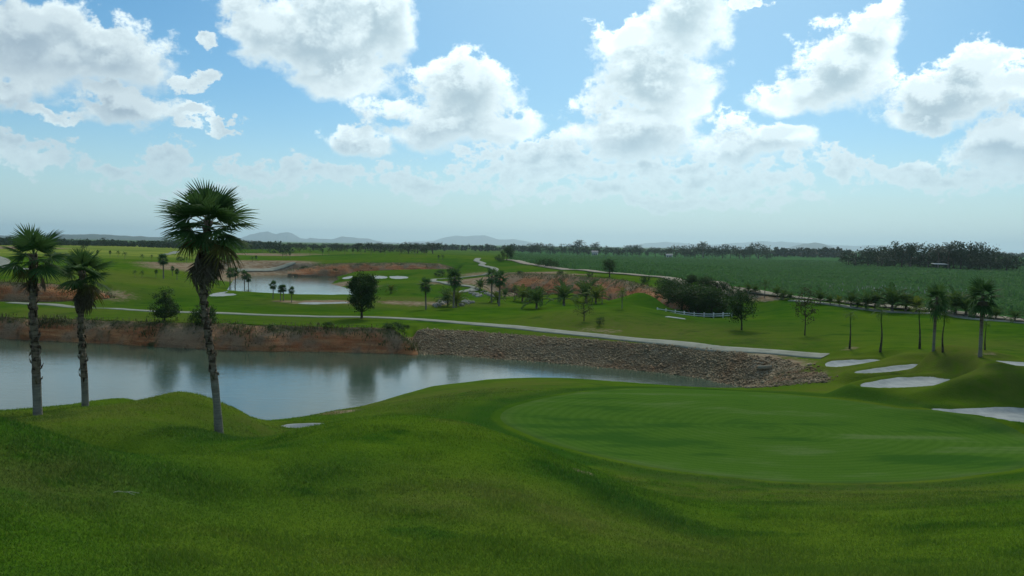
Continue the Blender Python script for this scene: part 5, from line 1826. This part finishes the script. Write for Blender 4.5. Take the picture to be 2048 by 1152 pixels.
def house(label, px, d, w, h, name='house'):
    p = at_dist(px, d)
    root = thing(name, label, 'house', p, -0.15)
    a = MB(); a.box((0, 0, h / 2), (w, w * 0.8, h)); link('wall', a.mesh('wall'), MATS['wall_plaster'], root)
    r = MB(); e = 0.35
    r.add([(-w / 2 - e, -w * .4 - e, h), (w / 2 + e, -w * .4 - e, h), (w / 2 + e, w * .4 + e, h), (-w / 2 - e, w * .4 + e, h), (-w / 2 - e, 0, h * 1.5), (w / 2 + e, 0, h * 1.5)],
          [[0, 1, 5, 4], [2, 3, 4, 5]])
    r.add([(-w / 2 - e, -w * .4 - e, h), (-w / 2 - e, w * .4 + e, h), (-w / 2 - e, 0, h * 1.5), (w / 2 + e, -w * .4 - e, h), (w / 2 + e, w * .4 + e, h), (w / 2 + e, 0, h * 1.5)], [[0, 2, 1], [3, 4, 5]])
    link('roof', r.mesh('roof'), MATS['roof_sheet'], root)
    for xx in (-w * 0.28, w * 0.25):
        m_ = MB(); m_.box((xx, -w * 0.4 - 0.02, h * 0.55), (w * 0.16, 0.06, h * 0.4)); link('window', m_.mesh('window'), MATS['window_dark'], root)
    m_ = MB(); m_.box((0, -w * 0.4 - 0.02, h * 0.38), (w * 0.14, 0.06, h * 0.76)); link('door', m_.mesh('door'), MATS['dark_bark'], root)


house('small white house among the trees beyond the cane', 1190, 715, 5.0, 3.0)
house('tiny pale hut under the tree line right of the white house', 1339, 715, 5.0, 2.2)
p = at_dist(1880, 432)
root = thing('shed', 'low open shed with pale roof at the edge of the right grove', 'shed', p)
m_ = MB(); m_.box((0, 0, 2.75), (6.2, 3.4, 0.14), np.array([[1, 0, 0], [0, .995, -.1], [0, .1, .995]])); link('roof', m_.mesh('roof'), MATS['wall_plaster'], root)
for sx in (-2.8, 2.8):
    for sy in (-1.4, 1.4):
        m_ = MB(); m_.box((sx, sy, 1.35), (0.16, 0.16, 2.8)); link('post', m_.mesh('post'), MATS['dark_bark'], root)

# ------------------------------------------------------------------ turf blades close to the camera
N = 620000
az = RNG.uniform(-0.60, 0.60, N)
dd = np.exp(RNG.uniform(math.log(6.5), math.log(46), N))
x, y = np.sin(az) * dd, np.cos(az) * dd
z = grid_z(x, y)
sg, _ = poly_sd(x, y, GREEN)
ok = (sg < -0.15) & (z > 0.25)
for out in BOUT[:6]:
    c = out.mean(0)
    R = np.abs(out - c).max() + 1
    near = (np.abs(x - c[0]) < R) & (np.abs(y - c[1]) < R)
    sb = np.full(N, -9.0)
    if near.any():
        sb[near] = poly_sd(x[near], y[near], out)[0]
    ok &= sb < 0.02
ok &= ~((sg > -2.0) & (RNG.random(N) < 0.6))
x, y, z, dd, sg = x[ok], y[ok], z[ok], dd[ok], sg[ok]
tuft = fbm(np.column_stack([x * 1.1, y * 1.1, np.zeros(len(x))]), 4, 90)
h = (1 + 1.3 * sstep(grid_z(x, y, LUSH), 0.35, 0.9) * (sg < -2.5)) * (0.024 + 0.028 * np.clip(tuft * 1.6 + 0.3, 0, 1.2)) * RNG.uniform(0.6, 1.35, len(x)) * (1 + dd * 0.010)
bl_dry, bl_lush = grid_z(x, y, DRY), grid_z(x, y, LUSH)
v, f3, _ = blades(np.column_stack([x, y, z - 0.006]), h, 0.004 + dd * 0.00022, RNG, 1.3, 1)
gme = make_mesh('lawn_grass', v, f3)
for nm, arr in (('dry', bl_dry), ('lush', bl_lush)):
    gme.attributes.new(nm, 'FLOAT', 'POINT').data.foreach_set('value', np.repeat(arr, 3).astype(np.float32))
tag(link('lawn_grass', gme, MATS['turf_blade']), 'short mown grass blades on the near slopes', 'grass', None, 'stuff')
# a dry stalk lying on the slope
p = ground_at(252, 992)
mb = MB()
for a, b, r in (((-0.19, 0.03, 0.04), (0.02, 0, 0.055), 0.006), ((0.0, 0.0, 0.05), (0.2, -0.02, 0.05), 0.005), ((-0.04, 0.02, 0.05), (0.16, -0.09, 0.045), 0.004)):
    mb.tube(np.linspace(a, b, 4) + np.array([[0, 0, 0], [0, .01, .012], [0, -.005, .008], [0, 0, 0]]), [r, r, r * 0.8, r * 0.4], 5)
o = link('dry_stalk', mb.mesh('dry_stalk'), MATS['straw'])
o.location = p
tag(o, 'pale dry stalk lying on the near left slope', 'stalk')

# ------------------------------------------------------------------ haze: the air over the plain
mb = MB()
mb.box((0, 0, 139), (45000, 45000, 286))
hm = mb.mesh('haze')
m = bpy.data.materials.new('haze')
m.use_nodes = True
m.node_tree.nodes.clear()
S.nt = m.node_tree
vp = S.nt.nodes.new('ShaderNodeVolumePrincipled')
vp.inputs['Color'].default_value = (0.70, 0.92, 1.0, 1)
vp.inputs['Density'].default_value = HAZE
vp.inputs['Anisotropy'].default_value = 0.55
ou = S.nt.nodes.new('ShaderNodeOutputMaterial')
S.nt.links.new(vp.outputs[0], ou.inputs['Volume'])
hm.materials.append(m)
tag(link('haze', hm), 'thin blue haze over the plain', 'haze', None, 'stuff')
